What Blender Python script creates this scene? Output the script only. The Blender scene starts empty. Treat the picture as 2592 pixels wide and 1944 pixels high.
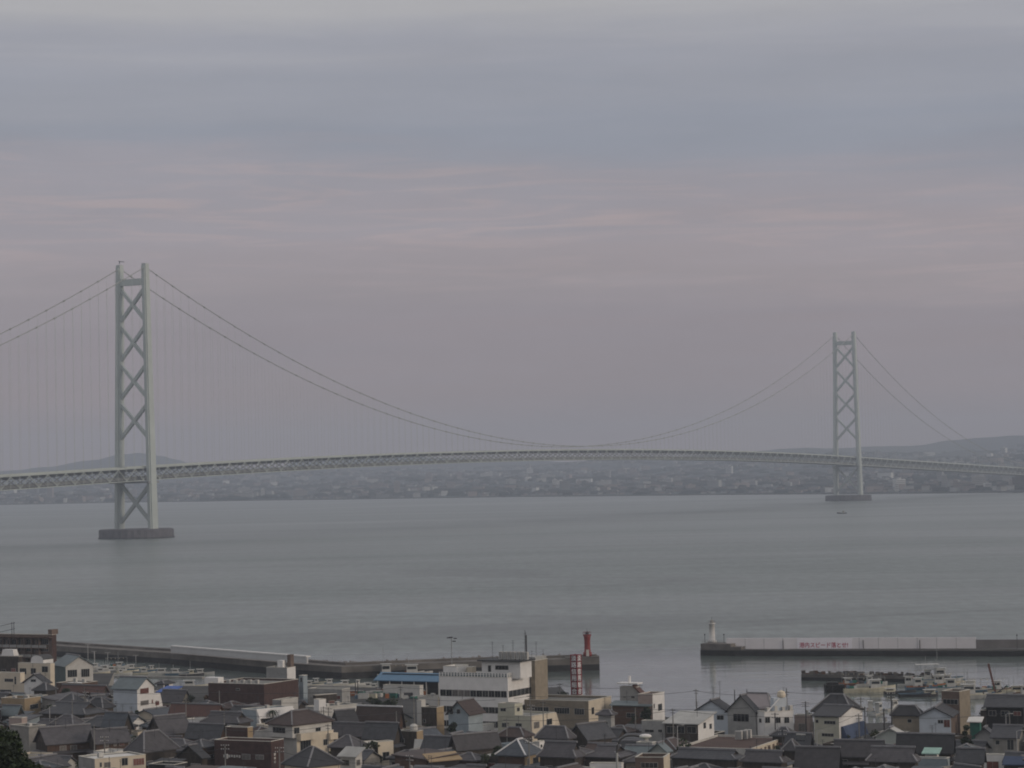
import bpy, math, random
from mathutils import Matrix, Vector
R = math.radians
sc = bpy.context.scene
col = sc.collection
random.seed(7)
# ------------------------------------------------------------------ camera
F, CH, PITCH, ROLL = 6372.8, 64.2, R(1.98896), R(1.18312)
cam_d = bpy.data.cameras.new('camera')
cam = bpy.data.objects.new('camera', cam_d)
col.objects.link(cam)
cam_d.sensor_width = 36
cam_d.lens = F / 2592 * 36
cam_d.clip_start = 1
cam_d.clip_end = 40000
cam.matrix_world = Matrix.Translation((0, 0, CH)) @ Matrix.Rotation(math.pi / 2 + PITCH, 4, 'X') @ Matrix.Rotation(-ROLL, 4, 'Z')
sc.camera = cam
# ------------------------------------------------------------------ sky, sun, exposure
SUN_EL, SUN_AZ = R(16), R(112)          # azimuth clockwise from +Y
w = bpy.data.worlds.new('World')
sc.world = w
w.use_nodes = True
nt = w.node_tree
nt.nodes.clear()
N = lambda t, T=None: (T or nt).nodes.new('ShaderNode' + t)
out = N('OutputWorld')
sky = N('TexSky')
sky.sky_type = 'NISHITA'
sky.sun_disc = False
sky.sun_elevation = SUN_EL
sky.sun_rotation = SUN_AZ
sky.dust_density = 3
bg1 = N('Background')
bg1.inputs[1].default_value = 0.06
nt.links.new(sky.outputs[0], bg1.inputs[0])
tc = N('TexCoord')
sep = N('SeparateXYZ')
nt.links.new(tc.outputs['Generated'], sep.inputs[0])
# cloud deck: brightness and tint by elevation, broken by stretched noise
mp = N('Mapping')
mp.inputs['Rotation'].default_value = (0, R(2.2), 0)
mp.inputs['Scale'].default_value = (3.0, 3.0, 46.0)
nt.links.new(tc.outputs['Generated'], mp.inputs[0])
nz = N('TexNoise')
nz.inputs['Scale'].default_value = 1.3
nz.inputs['Detail'].default_value = 6
nz.inputs['Roughness'].default_value = 0.55
nz.inputs['Distortion'].default_value = 0.4
nt.links.new(mp.outputs[0], nz.inputs[0])
ramp = N('ValToRGB')
cr = ramp.color_ramp
def srgb(r, g, b, k=1.0):
    f = lambda c: ((c / 255 + .055) / 1.055) ** 2.4 if c > 10 else c / 255 / 12.92
    return (f(r) * k, f(g) * k, f(b) * k, 1)
# position = z of the view direction * 4
stops = [(0.0, srgb(154, 138, 140)), (0.12, srgb(153, 140, 143)), (0.22, srgb(152, 143, 149)), (0.30, srgb(156, 148, 153)),
         (0.36, srgb(157, 151, 158)), (0.42, srgb(152, 151, 161)), (0.54, srgb(150, 154, 166)), (0.66, srgb(161, 162, 171)), (0.76, srgb(180, 179, 182)), (1.0, srgb(190, 188, 190))]
while len(cr.elements) < len(stops):
    cr.elements.new(0.5)
for e, (p, c) in zip(cr.elements, stops):
    e.position = p
    e.color = c
m4 = N('Math')
m4.operation = 'MULTIPLY'
m4.inputs[1].default_value = 4
nt.links.new(sep.outputs[2], m4.inputs[0])
# let the bands wander
ad = N('Math')
ad.operation = 'MULTIPLY_ADD'
ad.inputs[1].default_value = 0.24
nzs = N('Math'); nzs.operation = 'SUBTRACT'; nzs.inputs[1].default_value = 0.5
nt.links.new(nz.outputs[0], nzs.inputs[0])
nt.links.new(nzs.outputs[0], ad.inputs[0])
nt.links.new(m4.outputs[0], ad.inputs[2])
nt.links.new(ad.outputs[0], ramp.inputs[0])
# pink lit streaks in a belt low over the strait
mp2 = N('Mapping')
mp2.inputs['Rotation'].default_value = (0, R(1.6), 0)
mp2.inputs['Scale'].default_value = (9.0, 9.0, 120.0)
nt.links.new(tc.outputs['Generated'], mp2.inputs[0])
nz2 = N('TexNoise')
nz2.inputs['Scale'].default_value = 1.6
nz2.inputs['Detail'].default_value = 7
nz2.inputs['Roughness'].default_value = 0.6
nz2.inputs['Distortion'].default_value = 1.2
nt.links.new(mp2.outputs[0], nz2.inputs[0])
r2 = N('ValToRGB')
r2.color_ramp.elements[0].position = 0.48
r2.color_ramp.elements[0].color = (0, 0, 0, 1)
r2.color_ramp.elements[1].position = 0.69
r2.color_ramp.elements[1].color = (1, 1, 1, 1)
nt.links.new(nz2.outputs[0], r2.inputs[0])
belt = N('ValToRGB')
for i, (p, v) in enumerate([(0.25, 0), (0.34, .8), (0.40, 1), (0.46, .75), (0.52, 0.0)]):
    e = belt.color_ramp.elements[i] if i < 2 else belt.color_ramp.elements.new(p)
    e.position = p
    e.color = (v, v, v, 1)
bx_ = N('Math'); bx_.operation = 'MULTIPLY_ADD'; bx_.inputs[1].default_value = 0.21
nt.links.new(sep.outputs[0], bx_.inputs[0]); nt.links.new(m4.outputs[0], bx_.inputs[2])
by_ = N('Math'); by_.operation = 'MULTIPLY_ADD'; by_.inputs[1].default_value = 0.22
nt.links.new(nzs.outputs[0], by_.inputs[0]); nt.links.new(bx_.outputs[0], by_.inputs[2])
nt.links.new(by_.outputs[0], belt.inputs[0])
sf = N('MapRange'); sf.inputs[3].default_value = .38; sf.inputs[4].default_value = 1.0
nt.links.new(r2.outputs[0], sf.inputs[0])
mm = N('Math'); mm.operation = 'MULTIPLY'
nt.links.new(sf.outputs[0], mm.inputs[0]); nt.links.new(belt.outputs[0], mm.inputs[1])
mk = N('Math'); mk.operation = 'MULTIPLY'; mk.inputs[1].default_value = 0.7
nt.links.new(mm.outputs[0], mk.inputs[0])
mix = N('MixRGB')
mix.inputs[2].default_value = srgb(185, 168, 168)
nt.links.new(mk.outputs[0], mix.inputs[0]); nt.links.new(ramp.outputs[0], mix.inputs[1])
# the deck gets brighter towards the zenith
gz = N('MapRange')
gz.inputs[1].default_value = 0.2; gz.inputs[2].default_value = 0.9
gz.inputs[3].default_value = 1.0; gz.inputs[4].default_value = 1.08
nt.links.new(sep.outputs[2], gz.inputs[0])
nz3 = N('TexNoise'); nz3.inputs['Scale'].default_value = 3.2; nz3.inputs['Detail'].default_value = 8; nz3.inputs['Roughness'].default_value = .62
mp3 = N('Mapping'); mp3.inputs['Rotation'].default_value = (0, R(2.5), 0); mp3.inputs['Scale'].default_value = (2.5, 2.5, 14)
nt.links.new(tc.outputs['Generated'], mp3.inputs[0]); nt.links.new(mp3.outputs[0], nz3.inputs[0])
mt = N('MapRange'); mt.inputs[1].default_value = .3; mt.inputs[2].default_value = .7; mt.inputs[3].default_value = .96; mt.inputs[4].default_value = 1.06
nt.links.new(nz3.outputs[0], mt.inputs[0])
gm = N('Math'); gm.operation = 'MULTIPLY'
bg2 = N('Background')
nt.links.new(mix.outputs[0], bg2.inputs[0]); nt.links.new(gz.outputs[0], gm.inputs[0]); nt.links.new(mt.outputs[0], gm.inputs[1]); nt.links.new(gm.outputs[0], bg2.inputs[1])
ms = N('MixShader')
ms.inputs[0].default_value = 0.93
nt.links.new(bg1.outputs[0], ms.inputs[1]); nt.links.new(bg2.outputs[0], ms.inputs[2])
nt.links.new(ms.outputs[0], out.inputs[0])
sd = bpy.data.lights.new('sun', 'SUN')
sd.energy = 1.15
sd.angle = R(14)
sd.color = (1, 0.84, 0.68)
so = bpy.data.objects.new('sun', sd)
col.objects.link(so)
so.rotation_euler = (math.pi / 2 - SUN_EL, 0, -SUN_AZ + math.pi)
sc.view_settings.view_transform = 'Standard'
sc.view_settings.look = 'None'
sc.view_settings.exposure = 0
sc.view_settings.gamma = 1
sc.cycles.use_denoising = True
sc.cycles.volume_bounces = 1
sc.cycles.max_bounces = 6
sc.cycles.filter_width = 1.9
# ------------------------------------------------------------------ image <-> world
TILE = {'A': (0, 4.106), 'B': (500, 4.106), 'C': (1000, 4.106), 'D': (1500, 4.106), 'E': (2000, 3.7365)}
def src(t, x, y):
    if t == 'P': return (x, y)
    o, s = TILE[t]
    return (o + x / s, 1540 + y / s)
cR, sR, cP, sP = math.cos(ROLL), math.sin(ROLL), math.cos(PITCH), math.sin(PITCH)
def ray(px, py):
    u2, v2 = px - 1296, 972 - py
    u = u2 * cR + v2 * sR
    v = -u2 * sR + v2 * cR
    return Vector((u, F * cP - v * sP, F * sP + v * cP))
def at_z(px, py, z):                     # where the sight line meets height z
    r = ray(px, py)
    t = (z - CH) / r.z
    return Vector((r.x * t, r.y * t, z))
def at_d(px, py, d):                     # where it meets distance d
    r = ray(px, py)
    t = d / r.y
    return Vector((r.x * t, d, CH + r.z * t))
def proj(p):
    x, y, z = p[0], p[1], p[2] - CH
    fw = y * cP + z * sP
    up = -y * sP + z * cP
    u, v = F * x / fw, F * up / fw
    return 1296 + u * cR - v * sR, 972 - (u * sR + v * cR)
# ------------------------------------------------------------------ materials
MATS = {}
def mat(name, c, rough=0.8, var=0.12, vscale=0.6, bump=0.0, metal=0.0, stretch=(1, 1, 1), c2=None, spec=0.3):
    if name in MATS: return MATS[name]
    m = bpy.data.materials.new(name)
    m.use_nodes = True
    T = m.node_tree
    b = T.nodes['Principled BSDF']
    b.inputs['Roughness'].default_value = rough
    b.inputs['Metallic'].default_value = metal
    b.inputs['Specular IOR Level'].default_value = spec
    t = N('TexCoord', T); mpp = N('Mapping', T); mpp.inputs['Scale'].default_value = stretch
    T.links.new(t.outputs['Object'], mpp.inputs[0])
    n = N('TexNoise', T)
    n.inputs['Scale'].default_value = vscale
    n.inputs['Detail'].default_value = 5
    n.inputs['Roughness'].default_value = 0.65
    T.links.new(mpp.outputs[0], n.inputs[0])
    rp = N('ValToRGB', T)
    rp.color_ramp.elements[0].position = 0.3
    rp.color_ramp.elements[1].position = 0.7
    lo = c2 if c2 else tuple(x * (1 - var * 1.6) for x in c)
    hi = c if c2 else tuple(min(1, x * (1 + var)) for x in c)
    rp.color_ramp.elements[0].color = (*lo, 1)
    rp.color_ramp.elements[1].color = (*hi, 1)
    T.links.new(n.outputs[0], rp.inputs[0])
    oi = N('ObjectInfo', T)
    hv = N('MapRange', T); hv.inputs[3].default_value = 1 - var * .8; hv.inputs[4].default_value = 1 + var * .8
    T.links.new(oi.outputs['Random'], hv.inputs[0])
    mx = N('VectorMath', T); mx.operation = 'SCALE'
    T.links.new(rp.outputs[0], mx.inputs[0]); T.links.new(hv.outputs[0], mx.inputs['Scale'])
    T.links.new(mx.outputs[0], b.inputs['Base Color'])
    if bump:
        bp = N('Bump', T); bp.inputs['Strength'].default_value = bump; bp.inputs['Distance'].default_value = 0.05
        T.links.new(n.outputs[0], bp.inputs['Height']); T.links.new(bp.outputs[0], b.inputs['Normal'])
    MATS[name] = m
    return m
def roofmat(name, c, var=0.2):
    """clay tiles: courses across the slope and weathered blotches"""
    if name in MATS: return MATS[name]
    m = mat(name, c, 0.62, var, 0.9, 0.3, spec=0.4)
    T = m.node_tree
    b = T.nodes['Principled BSDF']
    t = N('TexCoord', T)
    w1 = N('TexWave', T); w1.bands_direction = 'Z'
    w1.inputs['Scale'].default_value = 1.1; w1.inputs['Distortion'].default_value = 0.6; w1.inputs['Detail'].default_value = 1
    T.links.new(t.outputs['Object'], w1.inputs[0])
    src_link = b.inputs['Base Color'].links[0].from_socket
    mr = N('MapRange', T); mr.inputs[3].default_value = 0.72; mr.inputs[4].default_value = 1.12
    T.links.new(w1.outputs['Fac'], mr.inputs[0])
    mx = N('VectorMath', T); mx.operation = 'SCALE'
    T.links.new(src_link, mx.inputs[0]); T.links.new(mr.outputs[0], mx.inputs['Scale'])
    T.links.new(mx.outputs[0], b.inputs['Base Color'])
    return m
W = dict(
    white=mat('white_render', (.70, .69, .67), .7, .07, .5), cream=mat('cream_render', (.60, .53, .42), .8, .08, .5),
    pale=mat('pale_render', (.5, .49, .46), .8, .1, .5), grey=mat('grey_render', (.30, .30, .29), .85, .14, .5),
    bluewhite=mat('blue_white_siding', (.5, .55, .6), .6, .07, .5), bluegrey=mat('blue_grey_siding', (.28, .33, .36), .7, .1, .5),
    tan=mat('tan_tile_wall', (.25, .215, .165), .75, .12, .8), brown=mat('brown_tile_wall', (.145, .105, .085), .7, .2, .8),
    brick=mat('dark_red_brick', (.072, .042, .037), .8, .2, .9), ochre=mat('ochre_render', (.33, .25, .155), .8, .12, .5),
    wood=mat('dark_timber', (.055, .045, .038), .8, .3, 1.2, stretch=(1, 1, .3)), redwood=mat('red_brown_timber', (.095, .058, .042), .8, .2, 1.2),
    concrete=mat('weathered_concrete', (.26, .25, .23), .9, .2, .35, .2), pink=mat('pinkish_render', (.36, .29, .26), .85, .12, .6),
    green=mat('green_netting', (.03, .13, .10), .9, .2, 1), mint=mat('mint_sheet', (.30, .46, .40), .6, .1, .6),
    teal=mat('teal_grey_sheet', (.12, .17, .18), .55, .12, .6), dark=mat('dark_void_wall', (.028, .027, .028), .9, .25, .8),
    palegreen=mat('pale_green_render', (.37, .40, .37), .8, .1, .5), palelime=mat('pale_yellow_green_render', (.44, .43, .35), .8, .1, .5))
RF = dict(
    tile=roofmat('grey_clay_tiles', (0.062, 0.065, 0.073)), tiled=roofmat('dark_clay_tiles', (0.033, 0.034, 0.039)), tileb=roofmat('blue_grey_clay_tiles', (0.070, 0.082, 0.098)),
    tilep=roofmat('purple_grey_clay_tiles', (0.074, 0.070, 0.076)), brownr=roofmat('brown_clay_tiles', (0.066, 0.043, 0.037)), redr=roofmat('red_brown_sheet_roof', (0.094, 0.043, 0.033), .15),
    conc=mat('roof_concrete', (.22, .22, .205), .9, .25, .3), light=mat('pale_roof_coating', (.42, .42, .40), .8, .15, .3), whiter=mat('white_roof_sheet', (.66, .65, .62), .7, .1, .3),
    teal=mat('teal_roof_sheet', (.13, .16, .17), .5, .14, .5), blue=mat('blue_roof_sheet', (.10, .20, .31), .5, .1, .4), tarp=mat('blue_tarpaulin', (.03, .09, .33), .5, .1, 1.5),
    darkflat=mat('dark_roof_felt', (.06, .062, .065), .85, .2, .4), ochre=W['ochre'], mint=W['mint'], redflat=mat('red_brown_roof_felt', (.095, .062, .052), .9, .22, .35, stretch=(.4, 1, 1)),
    pinkr=mat('pinkish_roof_sheet', (.40, .355, .355), .7, .08, .4), navy=mat('navy_roof_sheet', (.05, .075, .14), .6, .15, .5))
GLASS = mat('window_glass', (.022, .026, .03), .12, .3, .8, spec=.6)
GLASSP = mat('curtained_window', (.16, .15, .14), .35, .35, 1.4, spec=.5)
GLASSR = mat('red_curtained_window', (.16, .06, .05), .35, .4, 2.0, spec=.5)
FRAME = mat('aluminium_frame', (.38, .37, .35), .5, .1, 1)
COPING = mat('parapet_coping', (.55, .53, .47), .8, .1, 1)
CAP = mat('ridge_tiles', (.20, .20, .21), .7, .15, 1)
CAPW = mat('white_ridge_mortar', (.6, .6, .6), .7, .1, 1)
STEEL = mat('galvanised_steel', (.30, .31, .31), .5, .15, 1, metal=.3)
DSTEEL = mat('dark_steel', (.05, .05, .055), .6, .2, 1)
# ------------------------------------------------------------------ mesh helper
class MB:
    def __init__(s): s.v = []; s.f = []; s.m = []; s.mats = []
    def mi(s, m):
        if m not in s.mats: s.mats.append(m)
        return s.mats.index(m)
    def face(s, pts, m):
        i = len(s.v); s.v += [tuple(p) for p in pts]
        s.f.append(tuple(range(i, i + len(pts)))); s.m.append(s.mi(m)); return s
    def hexa(s, p, m, mtop=None, mfront=None, mright=None):
        """8 points: bottom loop 0-3 (front-left, front-right, back-right, back-left), top loop 4-7"""
        i = len(s.v); s.v += [tuple(q) for q in p]
        fs = [(3, 2, 1, 0), (4, 5, 6, 7), (0, 1, 5, 4), (1, 2, 6, 5), (2, 3, 7, 6), (3, 0, 4, 7)]
        ms = [m, mtop or m, mfront or m, mright or m, m, m]
        for f, k in zip(fs, ms):
            s.f.append(tuple(i + j for j in f)); s.m.append(s.mi(k))
        return s
    def box(s, x0, x1, y0, y1, z0, z1, m, **k):
        return s.hexa([(x0, y0, z0), (x1, y0, z0), (x1, y1, z0), (x0, y1, z0), (x0, y0, z1), (x1, y0, z1), (x1, y1, z1), (x0, y1, z1)], m, **k)
    def beam(s, a, b, wx, wy, m):
        """box beam between two points; wx sideways, wy the other way"""
        a, b = Vector(a), Vector(b)
        d = (b - a).normalized()
        up = Vector((0, 0, 1)) if abs(d.z) < .95 else Vector((0, 1, 0))
        x = d.cross(up).normalized() * wx / 2
        y = x.cross(d).normalized() * wy / 2
        return s.hexa([a - x - y, a + x - y, b + x - y, b - x - y, a - x + y, a + x + y, b + x + y, b - x + y], m)
    def tube(s, pts, r, m, n=6, r2=None):
        pts = [Vector(p) for p in pts]
        base = len(s.v)
        for k, p in enumerate(pts):
            d = (pts[min(k + 1, len(pts) - 1)] - pts[max(k - 1, 0)]).normalized()
            up = Vector((0, 0, 1)) if abs(d.z) < .9 else Vector((1, 0, 0))
            x = d.cross(up).normalized(); y = x.cross(d)
            rr = r if r2 is None else r + (r2 - r) * k / (len(pts) - 1)
            for j in range(n):
                a = 2 * math.pi * j / n
                s.v.append(tuple(p + x * rr * math.cos(a) + y * rr * math.sin(a)))
        for k in range(len(pts) - 1):
            for j in range(n):
                a, b = base + k * n + j, base + k * n + (j + 1) % n
                s.f.append((a, b, b + n, a + n)); s.m.append(s.mi(m))
        s.f.append(tuple(base + j for j in reversed(range(n)))); s.m.append(s.mi(m))
        s.f.append(tuple(base + (len(pts) - 1) * n + j for j in range(n))); s.m.append(s.mi(m))
        return s
    def lathe(s, prof, m, n=16, c=(0, 0)):
        base = len(s.v)
        for r_, z in prof:
            for j in range(n):
                a = 2 * math.pi * j / n
                s.v.append((c[0] + r_ * math.cos(a), c[1] + r_ * math.sin(a), z))
        for k in range(len(prof) - 1):
            for j in range(n):
                a, b = base + k * n + j, base + k * n + (j + 1) % n
                s.f.append((a, b, b + n, a + n)); s.m.append(s.mi(m))
        s.f.append(tuple(base + (len(prof) - 1) * n + j for j in range(n))); s.m.append(s.mi(m))
        s.f.append(tuple(base + j for j in reversed(range(n)))); s.m.append(s.mi(m))
        return s
    def build(s, name, parent=None, smooth=False):
        me = bpy.data.meshes.new(name)
        me.from_pydata(s.v, [], s.f)
        for m in s.mats: me.materials.append(m)
        me.polygons.foreach_set('material_index', s.m)
        if smooth: me.polygons.foreach_set('use_smooth', [True] * len(s.f))
        me.update()
        o = bpy.data.objects.new(name, me)
        col.objects.link(o)
        if parent: o.parent = parent
        return o
def tag(o, label=None, cat=None, group=None, kind=None):
    if label: o['label'] = label
    if cat: o['category'] = cat
    if group: o['group'] = group
    if kind: o['kind'] = kind
    return o
def empty(name, loc, rz=0):
    o = bpy.data.objects.new(name, None)
    col.objects.link(o)
    o.location = loc
    o.rotation_euler = (0, 0, rz)
    o.empty_display_size = .5
    return o
def kids(o): return [c for c in bpy.data.objects if c.parent == o]
def copy_tree(o, loc, rz, scale=None):
    c = o.copy(); col.objects.link(c); c.location = loc; c.rotation_euler = (0, 0, rz)
    if scale: c.scale = (scale,) * 3
    for ch in TREE.get(o.name, []):
        d = ch.copy(); col.objects.link(d); d.parent = c
        for g in TREE.get(ch.name, []):
            e = g.copy(); col.objects.link(e); e.parent = d
    return c
TREE = {}
def index_tree():
    TREE.clear()
    for o in bpy.data.objects:
        if o.parent: TREE.setdefault(o.parent.name, []).append(o)
# ------------------------------------------------------------------ water
def water_material():
    m = bpy.data.materials.new('sea_water'); m.use_nodes = True
    T = m.node_tree; b = T.nodes['Principled BSDF']
    b.inputs['IOR'].default_value = 1.33
    t = N('TexCoord', T)
    def noise(scale, stretch, detail=4, rough=.6, dist=0):
        mp_ = N('Mapping', T); mp_.inputs['Scale'].default_value = stretch
        mp_.inputs['Rotation'].default_value = (0, 0, R(8))
        T.links.new(t.outputs['Object'], mp_.inputs[0])
        n = N('TexNoise', T); n.inputs['Scale'].default_value = scale; n.inputs['Detail'].default_value = detail
        n.inputs['Roughness'].default_value = rough; n.inputs['Distortion'].default_value = dist
        T.links.new(mp_.outputs[0], n.inputs[0]); return n
    big = noise(.0011, (.55, 1.7, 1), 6, .55, 1.2)       # tidal bands and slicks
    rp = N('ValToRGB', T); rp.color_ramp.elements[0].position = .36; rp.color_ramp.elements[1].position = .66
    rp.color_ramp.elements[0].color = (.108, .134, .126, 1); rp.color_ramp.elements[1].color = (.128, .152, .142, 1)
    T.links.new(big.outputs[0], rp.inputs[0]); T.links.new(rp.outputs[0], b.inputs['Base Color'])
    rr = N('MapRange', T); rr.inputs[1].default_value = .35; rr.inputs[2].default_value = .65
    rr.inputs[3].default_value = .38; rr.inputs[4].default_value = .30
    T.links.new(big.outputs[0], rr.inputs[0])
    sx = N('SeparateXYZ', T); T.links.new(t.outputs['Object'], sx.inputs[0])
    calm = N('MapRange', T); calm.inputs[1].default_value = 835; calm.inputs[2].default_value = 930; calm.inputs[3].default_value = .35; calm.inputs[4].default_value = 1.0
    T.links.new(sx.outputs[1], calm.inputs[0])                     # sheltered water behind the breakwaters lies calmer
    cm_ = N('Math', T); cm_.operation = 'MULTIPLY'; T.links.new(rr.outputs[0], cm_.inputs[0]); T.links.new(calm.outputs[0], cm_.inputs[1])
    T.links.new(cm_.outputs[0], b.inputs['Roughness'])
    mid = noise(.035, (.22, 1.5, 1), 6, .72, .5)
    mr_ = N('MapRange', T); mr_.inputs[1].default_value = .3; mr_.inputs[2].default_value = .7; mr_.inputs[3].default_value = .66; mr_.inputs[4].default_value = 1.36
    T.links.new(mid.outputs[0], mr_.inputs[0])
    vm = N('VectorMath', T); vm.operation = 'SCALE'; T.links.new(rp.outputs[0], vm.inputs[0]); T.links.new(mr_.outputs[0], vm.inputs['Scale']); T.links.new(vm.outputs[0], b.inputs['Base Color'])
    fine = noise(.16, (1, .3, 1), 4, .75)
    mf_ = N('MapRange', T); mf_.inputs[1].default_value = .3; mf_.inputs[2].default_value = .7; mf_.inputs[3].default_value = .6; mf_.inputs[4].default_value = 1.4
    T.links.new(fine.outputs[0], mf_.inputs[0])
    vf = N('VectorMath', T); vf.operation = 'SCALE'; T.links.new(vm.outputs[0], vf.inputs[0]); T.links.new(mf_.outputs[0], vf.inputs['Scale']); T.links.new(vf.outputs[0], b.inputs['Base Color'])
    ln = noise(.0013, (.3, 1.5, 1), 5, .5, 1.6)          # meandering current lines
    l1 = N('Math', T); l1.operation = 'SUBTRACT'; l1.inputs[1].default_value = .5; T.links.new(ln.outputs[0], l1.inputs[0])
    l2 = N('Math', T); l2.operation = 'ABSOLUTE'; T.links.new(l1.outputs[0], l2.inputs[0])
    l3 = N('MapRange', T); l3.inputs[1].default_value = .0; l3.inputs[2].default_value = .016; l3.inputs[3].default_value = .62; l3.inputs[4].default_value = 1.0; T.links.new(l2.outputs[0], l3.inputs[0])
    vl = N('VectorMath', T); vl.operation = 'SCALE'; T.links.new(vf.outputs[0], vl.inputs[0]); T.links.new(l3.outputs[0], vl.inputs['Scale']); T.links.new(vl.outputs[0], b.inputs['Base Color'])
    rip = noise(.32, (1, 1.5, 1), 3, .6)
    swell = noise(.06, (.6, 1.6, 1), 2)
    s1 = N('MapRange', T); s1.inputs[1].default_value = .35; s1.inputs[2].default_value = .65
    s1.inputs[3].default_value = .34; s1.inputs[4].default_value = .12
    T.links.new(big.outputs[0], s1.inputs[0])
    bp = N('Bump', T); bp.inputs['Distance'].default_value = .45
    s2_ = N('Math', T); s2_.operation = 'MULTIPLY'; T.links.new(s1.outputs[0], s2_.inputs[0]); T.links.new(calm.outputs[0], s2_.inputs[1]); T.links.new(s2_.outputs[0], bp.inputs['Strength']); T.links.new(rip.outputs[0], bp.inputs['Height'])
    bp2 = N('Bump', T); bp2.inputs['Distance'].default_value = .8; bp2.inputs['Strength'].default_value = .22
    T.links.new(swell.outputs[0], bp2.inputs['Height']); T.links.new(bp.outputs[0], bp2.inputs['Normal'])
    T.links.new(bp2.outputs[0], b.inputs['Normal'])
    return m
WM = water_material()
tag(MB().face([(-9000, 300, 0), (9000, 300, 0), (9000, 16000, 0), (-9000, 16000, 0)], WM).build('water'), 'grey green strait with faint tidal bands under an overcast sky', 'sea', kind='structure')
# ------------------------------------------------------------------ near ground
G = 3.0
GM = mat('asphalt_and_yards', (.045, .045, .044), .9, .3, .12, .2)
HILLM = mat('hill_grass', (.05, .07, .03), .95, .4, .15, .4)
shore = [(-420, 800), (-128, 800), (-122, 752), (-62, 735), (-28, 720), (12, 714), (16, 645), (46, 612), (70, 598), (420, 598)]
mb = MB()
for (xa, ya), (xb, yb) in zip(shore, shore[1:]):
    mb.face([(xa, 425, G), (xb, 425, G), (xb, yb, G), (xa, ya, G)], GM)
    mb.face([(xa, ya, G), (xb, yb, G), (xb, yb, -1.5), (xa, ya, -1.5)], W['concrete'])
tag(mb.build('ground'), 'grey paved ground of the harbour town with a concrete quay edge', 'ground', kind='structure')
mb = MB()
nx, ny = 24, 22
HP = [(-60, 60), (0, 56), (120, 42.3), (200, 29), (300, 14.5), (380, 6), (427, G - .02)]
def hz(x, y):
    for (ya, za), (yb, zb) in zip(HP, HP[1:]):
        if ya <= y <= yb + .01:
            return za + (zb - za) * (y - ya) / (yb - ya) - (math.sin(x * .06) + 1) * .7 * min(1, max(0, (400 - y) / 60))
    return G - .02
for i in range(nx):
    for j in range(ny):
        q = [(-420 + 840 * (i + a) / nx, -60 + 487 * (j + b_) / ny) for a, b_ in ((0, 0), (1, 0), (1, 1), (0, 1))]
        mb.face([(x, y, hz(x, y)) for x, y in q], HILLM)
tag(mb.build('hill_slope'), 'grassy slope falling from the viewpoint to the town', 'hillside', kind='structure')
# ------------------------------------------------------------------ far shore
coast = [(-4200, 8200), (-2600, 7500), (-1446, 7082), (-1068, 7040), (-856, 6830), (-641, 6760), (-465, 6580), (-310, 6520), (-2, 6333), (282, 6035), (540, 5764), (798, 5370), (1031, 5140), (1500, 4900), (3200, 4700)]
def coast_y(x):
    for (xa, ya), (xb, yb) in zip(coast, coast[1:]):
        if xa <= x <= xb: return ya + (yb - ya) * (x - xa) / (xb - xa)
    return 8000
prof = [(0, 2.2), (60, 3), (600, 11), (1500, 27), (3000, 54), (4500, 84), (6500, 92)]
def land_z(x, t):
    for (a, za), (b_, zb) in zip(prof, prof[1:]):
        if a <= t <= b_:
            z = za + (zb - za) * (t - a) / (b_ - a)
            n = math.sin(x * .0031 + t * .0012) + math.sin(x * .0077 - t * .0021 + 2) * .6 + math.sin(x * .0013 + t * .004 + 1) * .7
            z *= (1 + .10 * n)
            if x > 700: z *= 1 + .25 * min(1, (x - 700) / 900)
            return z
    return 92
LANDM = mat('wooded_suburb', (.016, .032, .040), .95, .4, .004, c2=(.035, .050, .058))
mb = MB()
xs = [-4200 + 7400 * i / 120 for i in range(121)]
ts = [0, 60, 200, 400, 700, 1100, 1600, 2200, 3000, 3800, 4500, 5400, 6400]
for i in range(120):
    for j in range(len(ts) - 1):
        q = [(xs[i], ts[j]), (xs[i + 1], ts[j]), (xs[i + 1], ts[j + 1]), (xs[i], ts[j + 1])]
        mb.face([(x, coast_y(x) + t, land_z(x, t)) for x, t in q], LANDM)
    mb.face([(xs[i], coast_y(xs[i]), -1), (xs[i + 1], coast_y(xs[i + 1]), -1), (xs[i + 1], coast_y(xs[i + 1]), 2.2), (xs[i], coast_y(xs[i]), 2.2)], mat('sea_wall_dark', (.07, .07, .075), .9, .3, .01))
tag(mb.build('far_shore'), 'low wooded and built up shore across the strait', 'shore', kind='structure')
def ridge(name, label, pts, d, thick, m):
    mb = MB()
    P = []
    for (px, py) in pts:
        p = at_d(px, py, d)
        P.append((p.x, p.z))
    L = []
    for (xa, za), (xb, zb) in zip(P, P[1:]):
        for k in range(6):
            u = k / 6; x = xa + (xb - xa) * u
            L.append((x, za + (zb - za) * (u * u * (3 - 2 * u)) + math.sin(x * .021) * 1.5 + math.sin(x * .05) * .8))
    L.append(P[-1])
    prof_ = [(-thick, 0), (-thick * .55, .35), (-thick * .2, .85), (0, 1), (thick * .3, .8), (thick, 0)]
    for (xa, za), (xb, zb) in zip(L, L[1:]):
        for (ta, ka), (tb, kb) in zip(prof_, prof_[1:]):
            mb.face([(xa, d + ta, 40 + (za - 40) * ka), (xb, d + ta, 40 + (zb - 40) * ka), (xb, d + tb, 40 + (zb - 40) * kb), (xa, d + tb, 40 + (za - 40) * kb)], m)
    o = mb.build(name, smooth=True)
    tag(o, label, 'hills', kind='structure')
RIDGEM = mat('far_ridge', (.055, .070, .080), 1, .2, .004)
WOODM = mat('far_forest', (.010, .024, .030), 1, .35, .01)
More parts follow.
